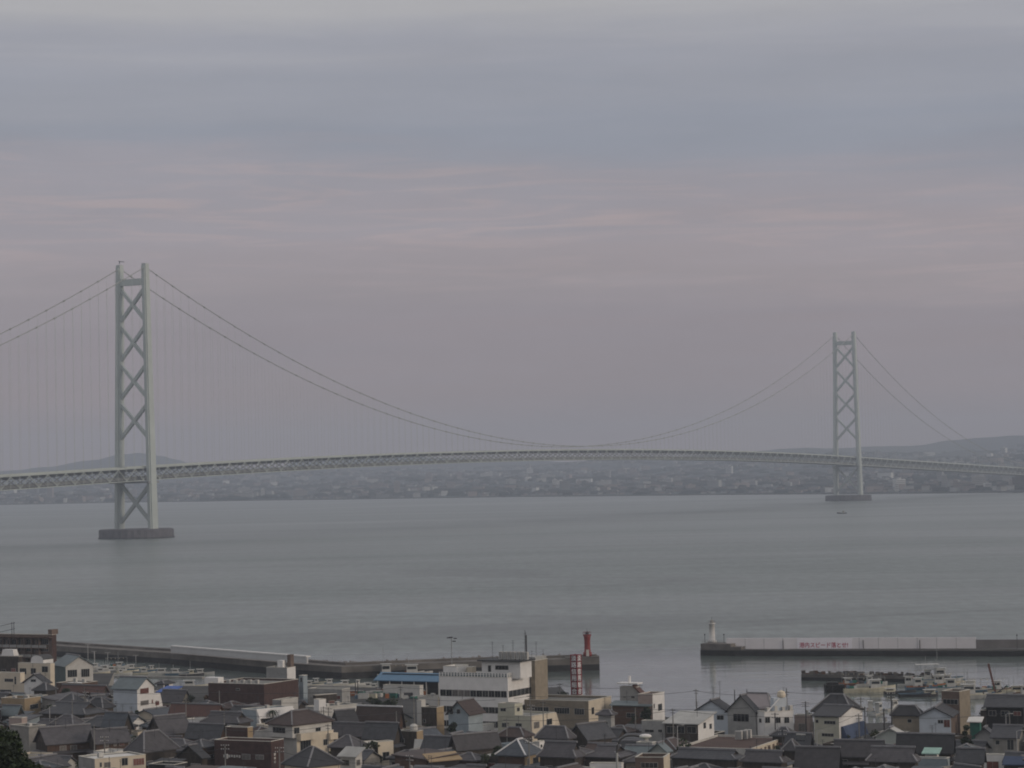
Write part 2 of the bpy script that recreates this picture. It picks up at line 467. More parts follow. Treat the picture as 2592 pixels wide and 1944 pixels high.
ridge('distant_hills', 'faint blue hill beyond the left tower', [(-300, 1200), (30, 1192), (120, 1181), (230, 1166), (300, 1151), (345, 1147), (400, 1153), (450, 1163), (480, 1171), (560, 1186), (700, 1195), (760, 1170)], 11800, 900, RIDGEM)
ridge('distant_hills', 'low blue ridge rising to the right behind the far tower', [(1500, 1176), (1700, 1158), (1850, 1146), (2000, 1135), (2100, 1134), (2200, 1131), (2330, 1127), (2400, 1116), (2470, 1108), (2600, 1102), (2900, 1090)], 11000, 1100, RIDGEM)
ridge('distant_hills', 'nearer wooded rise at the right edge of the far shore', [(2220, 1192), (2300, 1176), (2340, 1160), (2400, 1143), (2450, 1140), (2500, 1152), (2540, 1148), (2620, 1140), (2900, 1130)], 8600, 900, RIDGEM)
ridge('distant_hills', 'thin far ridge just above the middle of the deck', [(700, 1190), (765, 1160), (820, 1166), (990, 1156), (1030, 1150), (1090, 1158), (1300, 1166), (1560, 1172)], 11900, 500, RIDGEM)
# buildings of the far city
cm = [mat('city_wall_' + n, c, .9, .15, .05) for n, c in (('pale', (.30, .31, .31)), ('warm', (.24, .21, .205)), ('grey', (.13, .145, .16)), ('white', (.50, .51, .50)))]
cr_ = [mat('city_roof_' + n, c, .9, .2, .05) for n, c in (('grey', (.055, .06, .068)), ('brown', (.06, .048, .048)), ('blue', (.045, .06, .08)))]
rnd = random.Random(11)
def city_block(x, t, w_, h_, dd, rz, m, rm):
    mb = MB()
    mb.box(-w_ / 2, w_ / 2, -dd / 2, dd / 2, -6, h_, m, mtop=rm)
    if h_ > 14:
        mb.box(-w_ * .12, w_ * .14, -dd * .2, dd * .25, h_, h_ + 3, m)
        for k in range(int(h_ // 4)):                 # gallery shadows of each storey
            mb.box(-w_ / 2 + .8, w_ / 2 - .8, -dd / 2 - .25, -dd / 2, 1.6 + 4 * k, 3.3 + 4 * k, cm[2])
    elif rnd.random() < .5:
        mb.hexa([(-w_ / 2 - .5, -dd / 2 - .5, h_), (w_ / 2 + .5, -dd / 2 - .5, h_), (w_ / 2 + .5, dd / 2 + .5, h_), (-w_ / 2 - .5, dd / 2 + .5, h_), (-w_ / 2, -.2, h_ + 3), (w_ / 2, -.2, h_ + 3), (w_ / 2, .2, h_ + 3), (-w_ / 2, .2, h_ + 3)], rm)
    o = mb.build('distant_building')
    o.location = (x, coast_y(x) + t, land_z(x, t)); o.rotation_euler = (0, 0, rz)
    return o
def city_xt(tmax=4200, pw=1.7):
    while True:
        t = 40 + (tmax - 40) * rnd.random() ** pw
        px = rnd.uniform(-60, 2660)
        r_ = ray(px, 1250)
        x = r_.x / r_.y * 6400
        for _ in range(4): x = r_.x / r_.y * (coast_y(x) + t)
        return x, t
specials = [  # px, t, w, h, d, material, label
    (552, 60, 30, 7, 14, 3, 'long pale quay shed just right of the left tower on the far shore'),
    (665, 120, 10, 26, 10, 3, 'slim white tower block low on the far shore right of the left tower'),
    (128, 500, 16, 34, 14, 1, 'tall warm grey block on the far shore near the left frame edge'),
    (165, 40, 9, 12, 9, 3, 'small white block on the waterfront left of the left tower'),
    (1035, 150, 6, 18, 16, 3, 'narrow white block with a dark neighbour on the far shore mid left'),
    (1060, 160, 34, 14, 18, 2, 'dark slab beside the narrow white block on the far shore'),
    (1405, 900, 14, 22, 14, 3, 'bright block on the rise under the middle of the deck'),
    (1540, 2000, 16, 24, 14, 0, 'pale block high under the middle of the deck'),
    (2391, 120, 12, 34, 12, 0, 'tallest pale tower on the far waterfront right of the right tower'),
    (2420, 130, 10, 22, 12, 1, 'shorter warm block beside the tallest pale waterfront tower'),
    (2478, 300, 28, 26, 16, 0, 'broad apartment slab on the far shore near the right frame edge'),
    (2270, 100, 8, 18, 9, 3, 'slim pale block on the far shore between tower and right edge'),
    (2540, 120, 44, 9, 14, 3, 'long low pale hall on the far waterfront at the right edge')]
for px, t, w_, h_, dd, mi_, lab in specials:
    r_ = ray(px, 1250); x = 0
    for _ in range(6): x = r_.x / r_.y * (coast_y(x) + t)
    tag(city_block(x, t, w_, h_, dd, rnd.uniform(-.3, .1), cm[mi_], cr_[0]), lab, 'building', 'buildings of the far city')
for k in range(270):
    x, t = city_xt()
    big_ = rnd.random() < .35
    tall = rnd.random() < .10 and t > 200
    w_, h_ = (rnd.uniform(22, 48), rnd.uniform(9, 18)) if big_ else (rnd.uniform(13, 24), rnd.uniform(8, 15))
    if tall: w_, h_ = rnd.uniform(12, 24), rnd.uniform(22, 34)
    m_ = rnd.choice(cm[:3] + cm[:2] + cm[3:]); ppx = proj((x, coast_y(x) + t, 10))[0]
    zone = 'left of the left tower' if ppx < 290 else 'right of the right tower' if ppx > 2190 else 'near the right tower' if ppx > 1900 else 'near the left tower' if ppx < 640 else 'under the left main span' if ppx < 1280 else 'under the right main span'
    hue = {'city_wall_pale': 'pale', 'city_wall_warm': 'warm grey', 'city_wall_grey': 'dark grey', 'city_wall_white': 'white'}[m_.name]
    siz = 'tall' if tall else 'broad' if w_ > 22 else 'small'
    dep = 'on the far waterfront' if t < 500 else 'midway up the far shore' if t < 1700 else 'high on the far shore'
    tag(city_block(x, t, w_, h_, rnd.uniform(12, 18), rnd.uniform(-.6, .4), m_, rnd.choice(cr_)),
        f'{siz} {hue} block {dep}, {zone}', 'building', f'{siz} {hue} far buildings {dep} {zone}')
mb = MB()
for k in range(6500):
    x, t = city_xt(5200, 1.35)
    if math.sin(x * .004 + t * .003) + math.sin(x * .011 - t * .002) < -1.1: continue
    w_, h_, dd = rnd.uniform(7, 15), rnd.uniform(4, 7), rnd.uniform(7, 11)
    z = land_z(x, t) - 2; y = coast_y(x) + t
    c_, s_ = math.cos(rnd.uniform(-.6, .6)), 0
    s_ = math.sqrt(1 - c_ * c_) * rnd.choice((-1, 1))
    T_ = lambda a, b_, zz: (x + a * c_ - b_ * s_, y + a * s_ + b_ * c_, z + zz)
    m_ = rnd.choice(cm[:3]); rm = rnd.choice(cr_)
    a, b_ = w_ / 2, dd / 2
    mb.hexa([T_(-a, -b_, 0), T_(a, -b_, 0), T_(a, b_, 0), T_(-a, b_, 0), T_(-a, -b_, h_), T_(a, -b_, h_), T_(a, b_, h_), T_(-a, b_, h_)], m_)
    mb.hexa([T_(-a, -b_, h_), T_(a, -b_, h_), T_(a, b_, h_), T_(-a, b_, h_), T_(-a, -.3, h_ + 2.4), T_(a, -.3, h_ + 2.4), T_(a, .3, h_ + 2.4), T_(-a, .3, h_ + 2.4)], rm)
tag(mb.build('distant_houses'), 'dense small houses of the far city fading into haze', 'houses', kind='stuff')
mb = MB()
def clump(mb, x, y, z, rx, ry, h_, m, rg, n=7):
    i = len(mb.v)
    for j in range(n):
        a = 6.283 * j / n; k = rg.uniform(.75, 1.2)
        mb.v.append((x + rx * k * math.cos(a), y + ry * k * math.sin(a), z - 1))
    for j in range(n):
        a = 6.283 * (j + .5) / n; k = rg.uniform(.45, .85)
        mb.v.append((x + rx * k * math.cos(a), y + ry * k * math.sin(a), z + h_ * rg.uniform(.5, .9)))
    mb.v.append((x + rg.uniform(-.2, .2) * rx, y, z + h_))
    k = mb.mi(m)
    for j in range(n):
        j2 = (j + 1) % n
        mb.f += [(i + j, i + j2, i + n + j), (i + j2, i + n + j2, i + n + j), (i + n + j, i + n + j2, i + 2 * n)]
        mb.m += [k] * 3
for k in range(2600):
    x, t = city_xt(5600, 1.2)
    g_ = math.sin(x * .006 + t * .004) + math.sin(x * .015 - t * .006 + 1)
    if g_ < .2 and rnd.random() < .6: continue
    rx = rnd.uniform(8, 30) * (1.6 if g_ > .9 else 1)
    clump(mb, x, coast_y(x) + t, land_z(x, t), rx, rx * .6, rnd.uniform(5, 11), WOODM, rnd)
tag(mb.build('distant_woods'), 'dark tree belts between the houses on the far shore', 'woods', kind='stuff')
# ------------------------------------------------------------------ the suspension bridge
T1 = Vector((-413.6, 2754.23, 0)); TH = R(30.35672)
BD = Vector((math.sin(TH), math.cos(TH), 0)); BN = Vector((math.cos(TH), -math.sin(TH), 0))
SPAN, SIDE = 1991, 960
def bp_(s, off, z): return T1 + BD * s + BN * off + Vector((0, 0, z))
def deck_z(s):
    if s < 0: return 77 + s * .031
    if s > SPAN: return 77 - (s - SPAN) * .031
    u = (s - SPAN / 2) / (SPAN / 2)
    return 77 + 16 * (1 - u * u)
def cable_z(s):
    if 0 <= s <= SPAN: return 98 + 198 * ((s - SPAN / 2) / (SPAN / 2)) ** 2
    u = (-s if s < 0 else s - SPAN) / SIDE
    return 296 + (52 - 296) * u - 4 * 46 * u * (1 - u)
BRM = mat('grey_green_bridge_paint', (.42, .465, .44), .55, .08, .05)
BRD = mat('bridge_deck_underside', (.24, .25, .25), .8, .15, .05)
CABM = mat('main_cable_wrap', (.27, .285, .265), .6, .05, .05)
PIERM = mat('caisson_concrete', (.085, .078, .085), .9, .25, .12, .2)
bridge = empty('suspension_bridge', T1)
tag(bridge, 'long grey green suspension bridge with two lattice braced towers crossing the strait', 'bridge')
class BB(MB):                                     # geometry in bridge coordinates, relative to the root
    def bm(s, a, b, wx, wy, m): return s.beam(bp_(*a) - T1, bp_(*b) - T1, wx, wy, m)
    def blk(s, s0, s1, o0, o1, z0, z1, m, s0t=None, s1t=None, o0t=None, o1t=None):
        q = lambda a, o, z: bp_(a, o, z) - T1
        s0t = s0 if s0t is None else s0t; s1t = s1 if s1t is None else s1t
        o0t = o0 if o0t is None else o0t; o1t = o1 if o1t is None else o1t
        return s.hexa([q(s0, o1, z0), q(s0, o0, z0), q(s1, o0, z0), q(s1, o1, z0), q(s0t, o1t, z1), q(s0t, o0t, z1), q(s1t, o0t, z1), q(s1t, o1t, z1)], m)
def leg_off(z): return 23.25 + (17.75 - 23.25) * (z - 10) / 287
for ti, sT in enumerate((0, SPAN)):
    tw = empty('tower', (0, 0, 0)); tw.parent = bridge
    tw['label'] = 'nearer left tower standing on a round pier' if ti == 0 else 'farther right tower standing on a round pier'
    for sg in (-1, 1):
        b = BB()
        o0, o1 = sg * 23.25, sg * 17.75
        # cruciform shaft: a wide core and a narrower, longer web
        b.blk(sT - 5.0, sT + 5.0, o0 - 3.2, o0 + 3.2, 10, 297, BRM, sT - 3.2, sT + 3.2, o1 - 3.0, o1 + 3.0)
        b.blk(sT - 6.6, sT + 6.6, o0 - 1.9, o0 + 1.9, 10.05, 296.8, BRM, sT - 4.4, sT + 4.4, o1 - 1.8, o1 + 1.8)
        lg = b.build('leg', tw)
        b2 = BB(); b2.blk(sT - 3.0, sT + 3.0, o1 - 2.8, o1 + 2.8, 297.02, 299.8, BRM)
        b2.build('saddle_housing', lg)
    b = BB(); b.blk(sT - 2.6, sT + 2.6, -15.3, 15.3, 276.5, 283.5, BRM); b.build('top_strut', tw)
    for zt, zb in ((272, 238), (231, 195), (189, 153), (146, 109), (58, 17)):
        for sg in (-1, 1):
            b = BB(); b.bm((sT, sg * (leg_off(zt) - 2.5), zt), (sT, -sg * (leg_off(zb) - 2.5), zb), 3.6 if sg > 0 else 3.5, 3.4 if sg > 0 else 3.3, BRM)
            b.build('diagonal_brace', tw)
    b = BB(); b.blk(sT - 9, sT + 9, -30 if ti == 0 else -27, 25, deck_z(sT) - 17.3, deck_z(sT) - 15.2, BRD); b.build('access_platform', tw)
    if ti == 0:
        b = BB(); b.bm((sT, -17.75, 301.2), (sT, -17.75, 304.5), .9, .9, DSTEEL); b.bm((sT, -18.75, 304), (sT, -11.5, 303), .8, .8, DSTEEL); b.build('maintenance_crane', tw)
    pm = MB()
    n = 72; c0 = bp_(sT, 0, 0) - T1
    for k, (rr, z) in enumerate(((41, -2), (41, 1.2), (40, 1.2), (40, 9), (39.4, 9.6), (39.4, 10))):
        for j in range(n):
            a = 6.2832 * j / n; r_ = rr + (.7 if (j % 2 and 1 < z < 9.5) else 0)
            pm.v.append((c0.x + r_ * math.cos(a), c0.y + r_ * math.sin(a), z))
    PD = mat('caisson_tide_band', (.035, .033, .036), .7, .2, .2)
    for k in range(5):
        for j in range(n):
            pm.f.append((k * n + j, k * n + (j + 1) % n, (k + 1) * n + (j + 1) % n, (k + 1) * n + j)); pm.m.append(pm.mi(PD if k == 0 else PIERM))
    pm.f.append(tuple(5 * n + j for j in range(n))); pm.m.append(pm.mi(PIERM))
    pm.build('pier', bridge)
# deck: two truss planes, cross frames, slab
ds = empty('deck', (0, 0, 0)); ds.parent = bridge
tr, fr, sl, sv = BB(), BB(), BB(), BB()
SVM = mat('shade_service_steel', (.20, .21, .21), .85, .2, .02)  # service-way slabs added and toned to darken the truss interior
PAN = 14.2
s = -SIDE
k = 0
while s < SPAN + SIDE - 1:
    e = s + PAN
    za, zb = deck_z(s), deck_z(e)
    for off in (-17.75, 17.75):
        tr.bm((s, off, za - .5), (e, off, zb - .5), .8, .8, BRM)
        tr.bm((s, off, za - 14), (e, off, zb - 14), .8, .8, BRM)
        tr.bm((s, off, za - 1), (s, off, za - 13.5), .4, .4, BRM)
        if k % 2: tr.bm((s, off, za - 13.5), (e, off, zb - 1), .6, .6, BRM)
        else: tr.bm((s, off, za - 1), (e, off, zb - 13.5), .6, .6, BRM)
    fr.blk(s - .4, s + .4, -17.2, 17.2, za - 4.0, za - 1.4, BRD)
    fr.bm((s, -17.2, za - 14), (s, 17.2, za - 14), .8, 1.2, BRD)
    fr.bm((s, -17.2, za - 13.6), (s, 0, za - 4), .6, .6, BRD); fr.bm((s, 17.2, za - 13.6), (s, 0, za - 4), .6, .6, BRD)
    sl.hexa([bp_(s, -15.5, za - 1.3) - T1, bp_(s, 15.5, za - 1.3) - T1, bp_(e, 15.5, zb - 1.3) - T1, bp_(e, -15.5, zb - 1.3) - T1,
             bp_(s, -15.5, za - .2) - T1, bp_(s, 15.5, za - .2) - T1, bp_(e, 15.5, zb - .2) - T1, bp_(e, -15.5, zb - .2) - T1], mat('bridge_road_surface', (.09, .09, .09)))
    for o0_, z0_, z1_ in ((-12, -13.2, -10.2), (5, -13.1, -10.0), (-3, -12.9, -11.6)):
        sv.hexa([bp_(s, o0_, za + z0_) - T1, bp_(s, o0_ + 5, za + z0_) - T1, bp_(e, o0_ + 5, zb + z0_) - T1, bp_(e, o0_, zb + z0_) - T1, bp_(s, o0_, za + z1_) - T1, bp_(s, o0_ + 5, za + z1_) - T1, bp_(e, o0_ + 5, zb + z1_) - T1, bp_(e, o0_, zb + z1_) - T1], SVM)
    for off in (-15.2, 15.2): sl.bm((s, off, za + .5), (e, off, zb + .5), .4, 1.2, BRM)
    s = e; k += 1
tr.build('truss', ds); fr.build('cross_frame', ds); sl.build('roadway', ds); sv.build('shade_service_way', ds)
# main cables with a band at every hanger
for off in (-17.75, 17.75):
    b = MB(); pts = []; s = -SIDE
    while s <= SPAN + SIDE + .1:
        pts.append(bp_(s, off, cable_z(s)) - T1); s += PAN * .5
    pts.append(bp_(SPAN + SIDE, off, cable_z(SPAN + SIDE)) - T1)
    b.tube(pts, .47, CABM, n=6)
    s = -SIDE + PAN
    while s < SPAN + SIDE:
        if abs(s) > 12 and abs(s - SPAN) > 12:
            p, q = bp_(s - 1.1, off, cable_z(s - 1.1)) - T1, bp_(s + 1.1, off, cable_z(s + 1.1)) - T1
            b.tube([p, q], .95, CABM, n=6)
        s += PAN * 2
    b.build('main_cable', bridge)
hg = []
s = -SIDE + PAN
while s < SPAN + SIDE - 5:
    for off in (-17.75, 17.75):
        zc, zd = cable_z(s) - .5, deck_z(s) - .4
        if zc - zd > 1.5 and abs(s) > 8 and abs(s - SPAN) > 8: hg.append((s, off, zd, zc))
    s += PAN
inview = lambda h: -20 < proj(bp_(h[0], h[1], h[2]))[0] < 2612
hg.sort(key=lambda h: (not inview(h), -(h[3] - h[2]) / (bp_(h[0], h[1], 0).length ** 2)))
rest = MB()
for i, (s, off, zd, zc) in enumerate(hg):
    t_ = MB() if i < 100 else rest
    p = bp_(s, off, 0) - T1
    t_.tube([(p.x, p.y, zd), (p.x, p.y, zc)], .13, BRM, n=4)
    if i < 100: t_.build('hanger', bridge)
rs = rest.build('hangers', bridge); rs['kind'] = 'stuff'
b = BB()
s1 = SPAN + SIDE
b.blk(s1 - 12, s1 + 70, -27, 27, 0, 30, PIERM); b.blk(s1 - 4, s1 + 62, -24, 24, 30.02, 52, PIERM, s1 + 10, s1 + 62)
b.build('anchorage', bridge)
b = BB(); b.blk(-SIDE - 70, -SIDE + 12, -27, 27, -1, 50, PIERM); b.build('anchorage', bridge)
# ------------------------------------------------------------------ buildings
rng = random.Random(5)
FOOT = []      # footprints (corners) of everything built, for the infill
KEEP = []      # (distance, x0, x1, y0, y1) picture areas that the infill must leave open
def roof(mb, x0, x1, y0, y1, h, kind, rise, rm, wm, capm=None, o=.55, t=.2):
    xm, ym = (x0 + x1) / 2, (y0 + y1) / 2
    cap = MB(); capm = capm or CAP
    if kind in ('gx', 'gy'):
        if kind == 'gx': q = lambda a, b, z: (a, b, z); A0, A1, B0, B1 = x0, x1, y0, y1
        else: q = lambda a, b, z: (b, a, z); A0, A1, B0, B1 = y0, y1, x0, x1
        Bm = (B0 + B1) / 2; sl_ = rise / (Bm - B0)
        for s_, e in ((B0 - o, -1), (B1 + o, 1)):
            zl = h - o * sl_
            P = [q(A0 - o, s_, zl), q(A1 + o, s_, zl), q(A1 + o, Bm, h + rise), q(A0 - o, Bm, h + rise)]
            P += [(p[0], p[1], p[2] + t) for p in P]
            mb.hexa(P, rm)
        for a in (A0, A1): mb.face([q(a, B0, h - .01), q(a, B1, h - .01), q(a, Bm, h + rise - .01)], wm)
        cap.beam(q(A0 - o - .05, Bm, h + rise + t + .08), q(A1 + o + .05, Bm, h + rise + t + .08), .45, .3, capm)
    elif kind in ('hip', 'iri'):
        X0, X1, Y0, Y1 = x0 - o, x1 + o, y0 - o, y1 + o
        lx, ly = X1 - X0, Y1 - Y0
        k = .48 if kind == 'iri' else 1.0
        ins = min(lx, ly) / 2 * k
        zt = h + rise * k
        if kind == 'hip': ins = min(lx, ly) / 2 - .05
        U0, U1, V0, V1 = X0 + ins, X1 - ins, Y0 + ins, Y1 - ins
        if kind == 'hip' and lx <= ly: V0, V1 = Y0 + ins * .9, Y1 - ins * .9
        if kind == 'hip' and lx > ly: U0, U1 = X0 + ins * .9, X1 - ins * .9
        mb.hexa([(X0, Y0, h - .1), (X1, Y0, h - .1), (X1, Y1, h - .1), (X0, Y1, h - .1), (X0, Y0, h + t - .1), (X1, Y0, h + t - .1), (X1, Y1, h + t - .1), (X0, Y1, h + t - .1)], rm)
        mb.hexa([(X0, Y0, h + t - .1), (X1, Y0, h + t - .1), (X1, Y1, h + t - .1), (X0, Y1, h + t - .1), (U0, V0, zt), (U1, V0, zt), (U1, V1, zt), (U0, V1, zt)], rm)
        for a, b in (((X0, Y0), (U0, V0)), ((X1, Y0), (U1, V0)), ((X1, Y1), (U1, V1)), ((X0, Y1), (U0, V1))):
            cap.beam((*a, h + t + .02), (*b, zt + .1), .3, .22, capm)
        if kind == 'iri':
            if lx > ly:
                Vm = (V0 + V1) / 2; mb.face([(U0 - .3, V0, zt), (U1 + .3, V0, zt), (U1 + .3, Vm, h + rise), (U0 - .3, Vm, h + rise)], rm)
                mb.face([(U1 + .3, V1, zt), (U0 - .3, V1, zt), (U0 - .3, Vm, h + rise), (U1 + .3, Vm, h + rise)], rm)
                for a in (U0 + .1, U1 - .1): mb.face([(a, V0, zt), (a, V1, zt), (a, Vm, h + rise - .05)], W['wood'])
                cap.beam((U0 - .35, Vm, h + rise + .12), (U1 + .35, Vm, h + rise + .12), .42, .34, capm)
            else:
                Um = (U0 + U1) / 2; mb.face([(U0, V1 + .3, zt), (U0, V0 - .3, zt), (Um, V0 - .3, h + rise), (Um, V1 + .3, h + rise)], rm)
                mb.face([(U1, V0 - .3, zt), (U1, V1 + .3, zt), (Um, V1 + .3, h + rise), (Um, V0 - .3, h + rise)], rm)
                for a in (V0 + .1, V1 - .1): mb.face([(U0, a, zt), (U1, a, zt), (Um, a, h + rise - .05)], W['wood'])
                cap.beam((Um, V0 - .35, h + rise + .12), (Um, V1 + .35, h + rise + .12), .42, .34, capm)
        else:
            cap.beam((min(U0, xm), (V0 + V1) / 2 if lx > ly else V0, zt + .1), (max(U1, xm), (V0 + V1) / 2 if lx > ly else V1, zt + .1), .42, .3, capm) if lx > ly + .3 else cap.beam((xm, V0, zt + .1), (xm, V1, zt + .1), .42, .3, capm)
    elif kind in ('shed', 'shedx'):
        P = [(x0 - o, y0 - o, h), (x1 + o, y0 - o, h), (x1 + o, y1 + o, h + rise), (x0 - o, y1 + o, h + rise)] if kind == 'shed' else \
            [(x0 - o, y0 - o, h + rise), (x1 + o, y0 - o, h), (x1 + o, y1 + o, h), (x0 - o, y1 + o, h + rise)]
        P += [(p[0], p[1], p[2] + t) for p in P]
        mb.hexa(P, rm)
        if kind == 'shed':
            mb.face([(x1 - .01, y0, h - .02), (x1 - .01, y1, h - .02), (x1 - .01, y1, h + rise - .03)], wm)
            mb.face([(x0 + .01, y0, h - .02), (x0 + .01, y1, h - .02), (x0 + .01, y1, h + rise - .03)], wm)
            mb.face([(x0, y1 - .01, h - .02), (x1, y1 - .01, h - .02), (x1, y1 - .01, h + rise - .03), (x0, y1 - .01, h + rise - .03)], wm)
    return cap
def window_mesh(w_, h_, g, frame=None):
    mb = MB(); fm = frame or FRAME
    mb.box(-w_ / 2, w_ / 2, -.05, .02, 0, h_, fm)
    k = max(1, round(w_ / 1.6)) * 2 if w_ > 1 else 1
    step = (w_ - .1) / k
    for i in range(k):
        mb.box(-w_ / 2 + .05 + i * step + .03, -w_ / 2 + .05 + (i + 1) * step - .03, -.075, -.052, .07, h_ - .07, g)
    return mb
def put_window(parent, face, x0, x1, y0, y1, u, z, w_, h_, g, frame=None, name='window'):
    o = window_mesh(w_, h_, g, frame).build(name, parent)
    if face == 'f': o.location = (u, y0, z)
    else: o.location = (x1, u, z); o.rotation_euler = (0, 0, math.pi / 2)
    return o
class Bld: pass
def block_dims(t, cx, cy, L, Rr, ztop, th):
    px, py = src(t, cx, cy)
    k = TILE.get(t, (0, 1))[1] if t != 'P' else 1
    P = at_z(px, py, ztop)
    s_ = F / P.y * .9985
    phi = math.atan2(P.x, P.y)
    a = R(th) - phi
    Lf = (L / k) / s_ / max(.25, math.cos(a))
    Ls = (Rr / k) / s_ / max(.12, math.sin(a))
    return P, max(1.2, Lf), min(max(Ls, 2.0), 32)
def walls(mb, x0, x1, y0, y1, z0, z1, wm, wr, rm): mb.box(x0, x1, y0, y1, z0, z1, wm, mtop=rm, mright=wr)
def parapet(parent, x0, x1, y0, y1, h, wm, wr, ph=.5, cop=True, t=.22):
    mb = MB()
    mb.box(x0, x1, y0, y0 + t, h, h + ph, wm, mright=wr)
    mb.box(x0, x1, y1 - t, y1, h, h + ph, wm, mright=wr)
    mb.box(x0, x0 + t, y0 + t, y1 - t, h, h + ph, wm)
    mb.box(x1 - t, x1, y0 + t, y1 - t, h, h + ph, wm, mright=wr)
    o = mb.build('parapet', parent)
    if cop:
        mb = MB(); e = .05; z0, z1 = h + ph + .003, h + ph + .10
        mb.box(x0 - e, x1 + e, y0 - e, y0 + t + e, z0, z1, COPING); mb.box(x0 - e, x1 + e, y1 - t - e, y1 + e, z0, z1, COPING)
        mb.box(x0 - e, x0 + t + e, y0 + t + e, y1 - t - e, z0, z1, COPING); mb.box(x1 - t - e, x1 + e, y0 + t + e, y1 - t - e, z0, z1, COPING)
        mb.build('coping', o)
    return o
def auto_windows(parent, x0, x1, y0, y1, z0, z1, rg, skip=.28):
    n = max(1, int((z1 - z0 + .3) / 2.7)); fh = (z1 - z0) / n
    for face, a, b in (('f', x0, x1), ('r', y0, y1)):
        m = int((b - a - .8) / 2.3)
        if m < 1: continue
        st = (b - a) / m
        for fl in range(n):
            for i in range(m):
                if rg.random() < skip: continue
                w_ = min(st - .5, rg.choice((1.2, 1.7, 1.7, 2.4))); hh = rg.choice((1.0, 1.2, 1.2, 1.8))
                hh = min(hh, fh - .7)
                if w_ < .5 or hh < .4: continue
                put_window(parent, face, x0, x1, y0, y1, a + st * (i + .5), z0 + fl * fh + (fh - hh) * .55, w_, hh, rg.choice((GLASS, GLASS, GLASS, GLASSP, GLASSR)))
def B(t, cx, cy, L, Rr, H, rk, rise, wm, rm, label, name='house', cat='house', th=28, win=None, vb=None, wr=None, up=(), ph=.5, capm=None, group=None, o=.55, t_=.2):  # wr: right wall tone, on some plain houses the side light painted in
    b = Bld()
    P, Lf, Ls = block_dims(t, cx, cy, L, Rr, G + H, th)
    X = Vector((math.cos(R(th)), -math.sin(R(th)), 0)); Y = Vector((math.sin(R(th)), math.cos(R(th)), 0))
    c = P - X * Lf / 2 + Y * Ls / 2; c.z = G
    b.root = empty(name, c, -R(th)); tag(b.root, label, cat, group)
    b.c, b.X, b.Y, b.H, b.th, b.P = c, X, Y, H, th, P
    wmat = W[wm]; wr_ = W[wr] if wr else None; rmat = RF[rm]
    b.blocks = [(-Lf / 2, Lf / 2, -Ls / 2, Ls / 2, 0, H)]
    def make(x0, x1, y0, y1, z0, z1, rk, rise, wmat, wr_, rmat, main):
        mb = MB(); ztop = z1 - ph if rk == 'flat' else z1
        walls(mb, x0, x1, y0, y1, z0, ztop, wmat, wr_, rmat)
        mb.build('wall' if main else 'upper_wall', b.root)
        if rk == 'flat': parapet(b.root, x0, x1, y0, y1, ztop, wmat, wr_, ph, t=.22 if x1 - x0 > 1 else .1)
        else:
            r_ = MB(); cap = roof(r_, x0, x1, y0, y1, z1, rk, rise, rmat, wmat if rk == 'gy' else (wr_ or wmat), capm, o=o, t=t_)
            ro = r_.build('roof', b.root)
            if cap.f: cap.build('ridge', ro)
    x0, x1, y0, y1, z0, z1 = b.blocks[0]
    make(x0, x1, y0, y1, 0, H, rk, rise, wmat, wr_, rmat, True)
    for u in up:      # (cx, cy, L, R, h, roofkind, rise, wall, roofmat, on_ground)
        ux, uy, uL, uR, uh, urk, urise, uw, urm = u[:9]
        gr = len(u) > 9 and u[9]
        ztop = G + (0 if gr else (H - ph if rk == 'flat' else H)) + uh
        Q, l2, s2 = block_dims(t, ux, uy, uL, uR, ztop, th)
        d = Q - c; lx, ly = d.dot(X), d.dot(Y)
        zb = 0 if gr else (H - ph if rk == 'flat' else H)
        blk = (lx - l2, lx, ly, ly + s2, zb, zb + uh)
        b.blocks.append(blk)
        make(*blk[:4], zb + .004, zb + uh, urk, urise, W[uw], None, RF[urm], False)
    if win is None:
        auto_windows(b.root, x0, x1, y0, y1, 0, H - (ph if rk == 'flat' else 0), rng)
    else:
        for wdef in win:
            face, ax, ay, bx, by = wdef[:5]
            bl = b.blocks[wdef[5]] if len(wdef) > 5 else b.blocks[0]
            g = wdef[6] if len(wdef) > 6 else GLASS
            n = Y * -1 if face == 'f' else X
            org = c + (Y * bl[2] if face == 'f' else X * bl[1])
            pts = []
            for qx, qy in ((ax, ay), (bx, by)):
                r_ = ray(*src(t, qx, qy)); cam0 = Vector((0, 0, CH))
                tt = (org - cam0).dot(n) / r_.dot(n)
                p = cam0 + r_ * tt - c
                pts.append((p.dot(X) if face == 'f' else p.dot(Y), p.z))
            (u0, zt), (u1, zb2) = pts
            u0, u1 = min(u0, u1), max(u0, u1)
            lo, hi = (bl[0], bl[1]) if face == 'f' else (bl[2], bl[3])
            u0, u1 = max(u0, lo + .1), min(u1, hi - .1); zb2 = max(zb2, .2)
            if u1 - u0 < .3 or zt - zb2 < .25: continue
            put_window(b.root, face, bl[0], bl[1], bl[2], bl[3], (u0 + u1) / 2, zb2, u1 - u0, zt - zb2, g)
    if rk != 'flat' and rk[:4] != 'shed' and 4.4 <= H < 6.2 and cat == 'house' and wm in ('wood', 'redwood', 'dark'):
        x0, x1, y0, y1 = b.blocks[0][:4]; q = MB(); zz = H - 2.0
        q.hexa([(x0 - .3, y0 - 1.2, zz - .45), (x1 + 1.2, y0 - 1.2, zz - .45), (x1 + .02, y0 - .02, zz), (x0 + .02, y0 - .02, zz), (x0 - .3, y0 - 1.2, zz - .33), (x1 + 1.2, y0 - 1.2, zz - .33), (x1 + .02, y0 - .02, zz + .14), (x0 + .02, y0 - .02, zz + .14)], rmat)
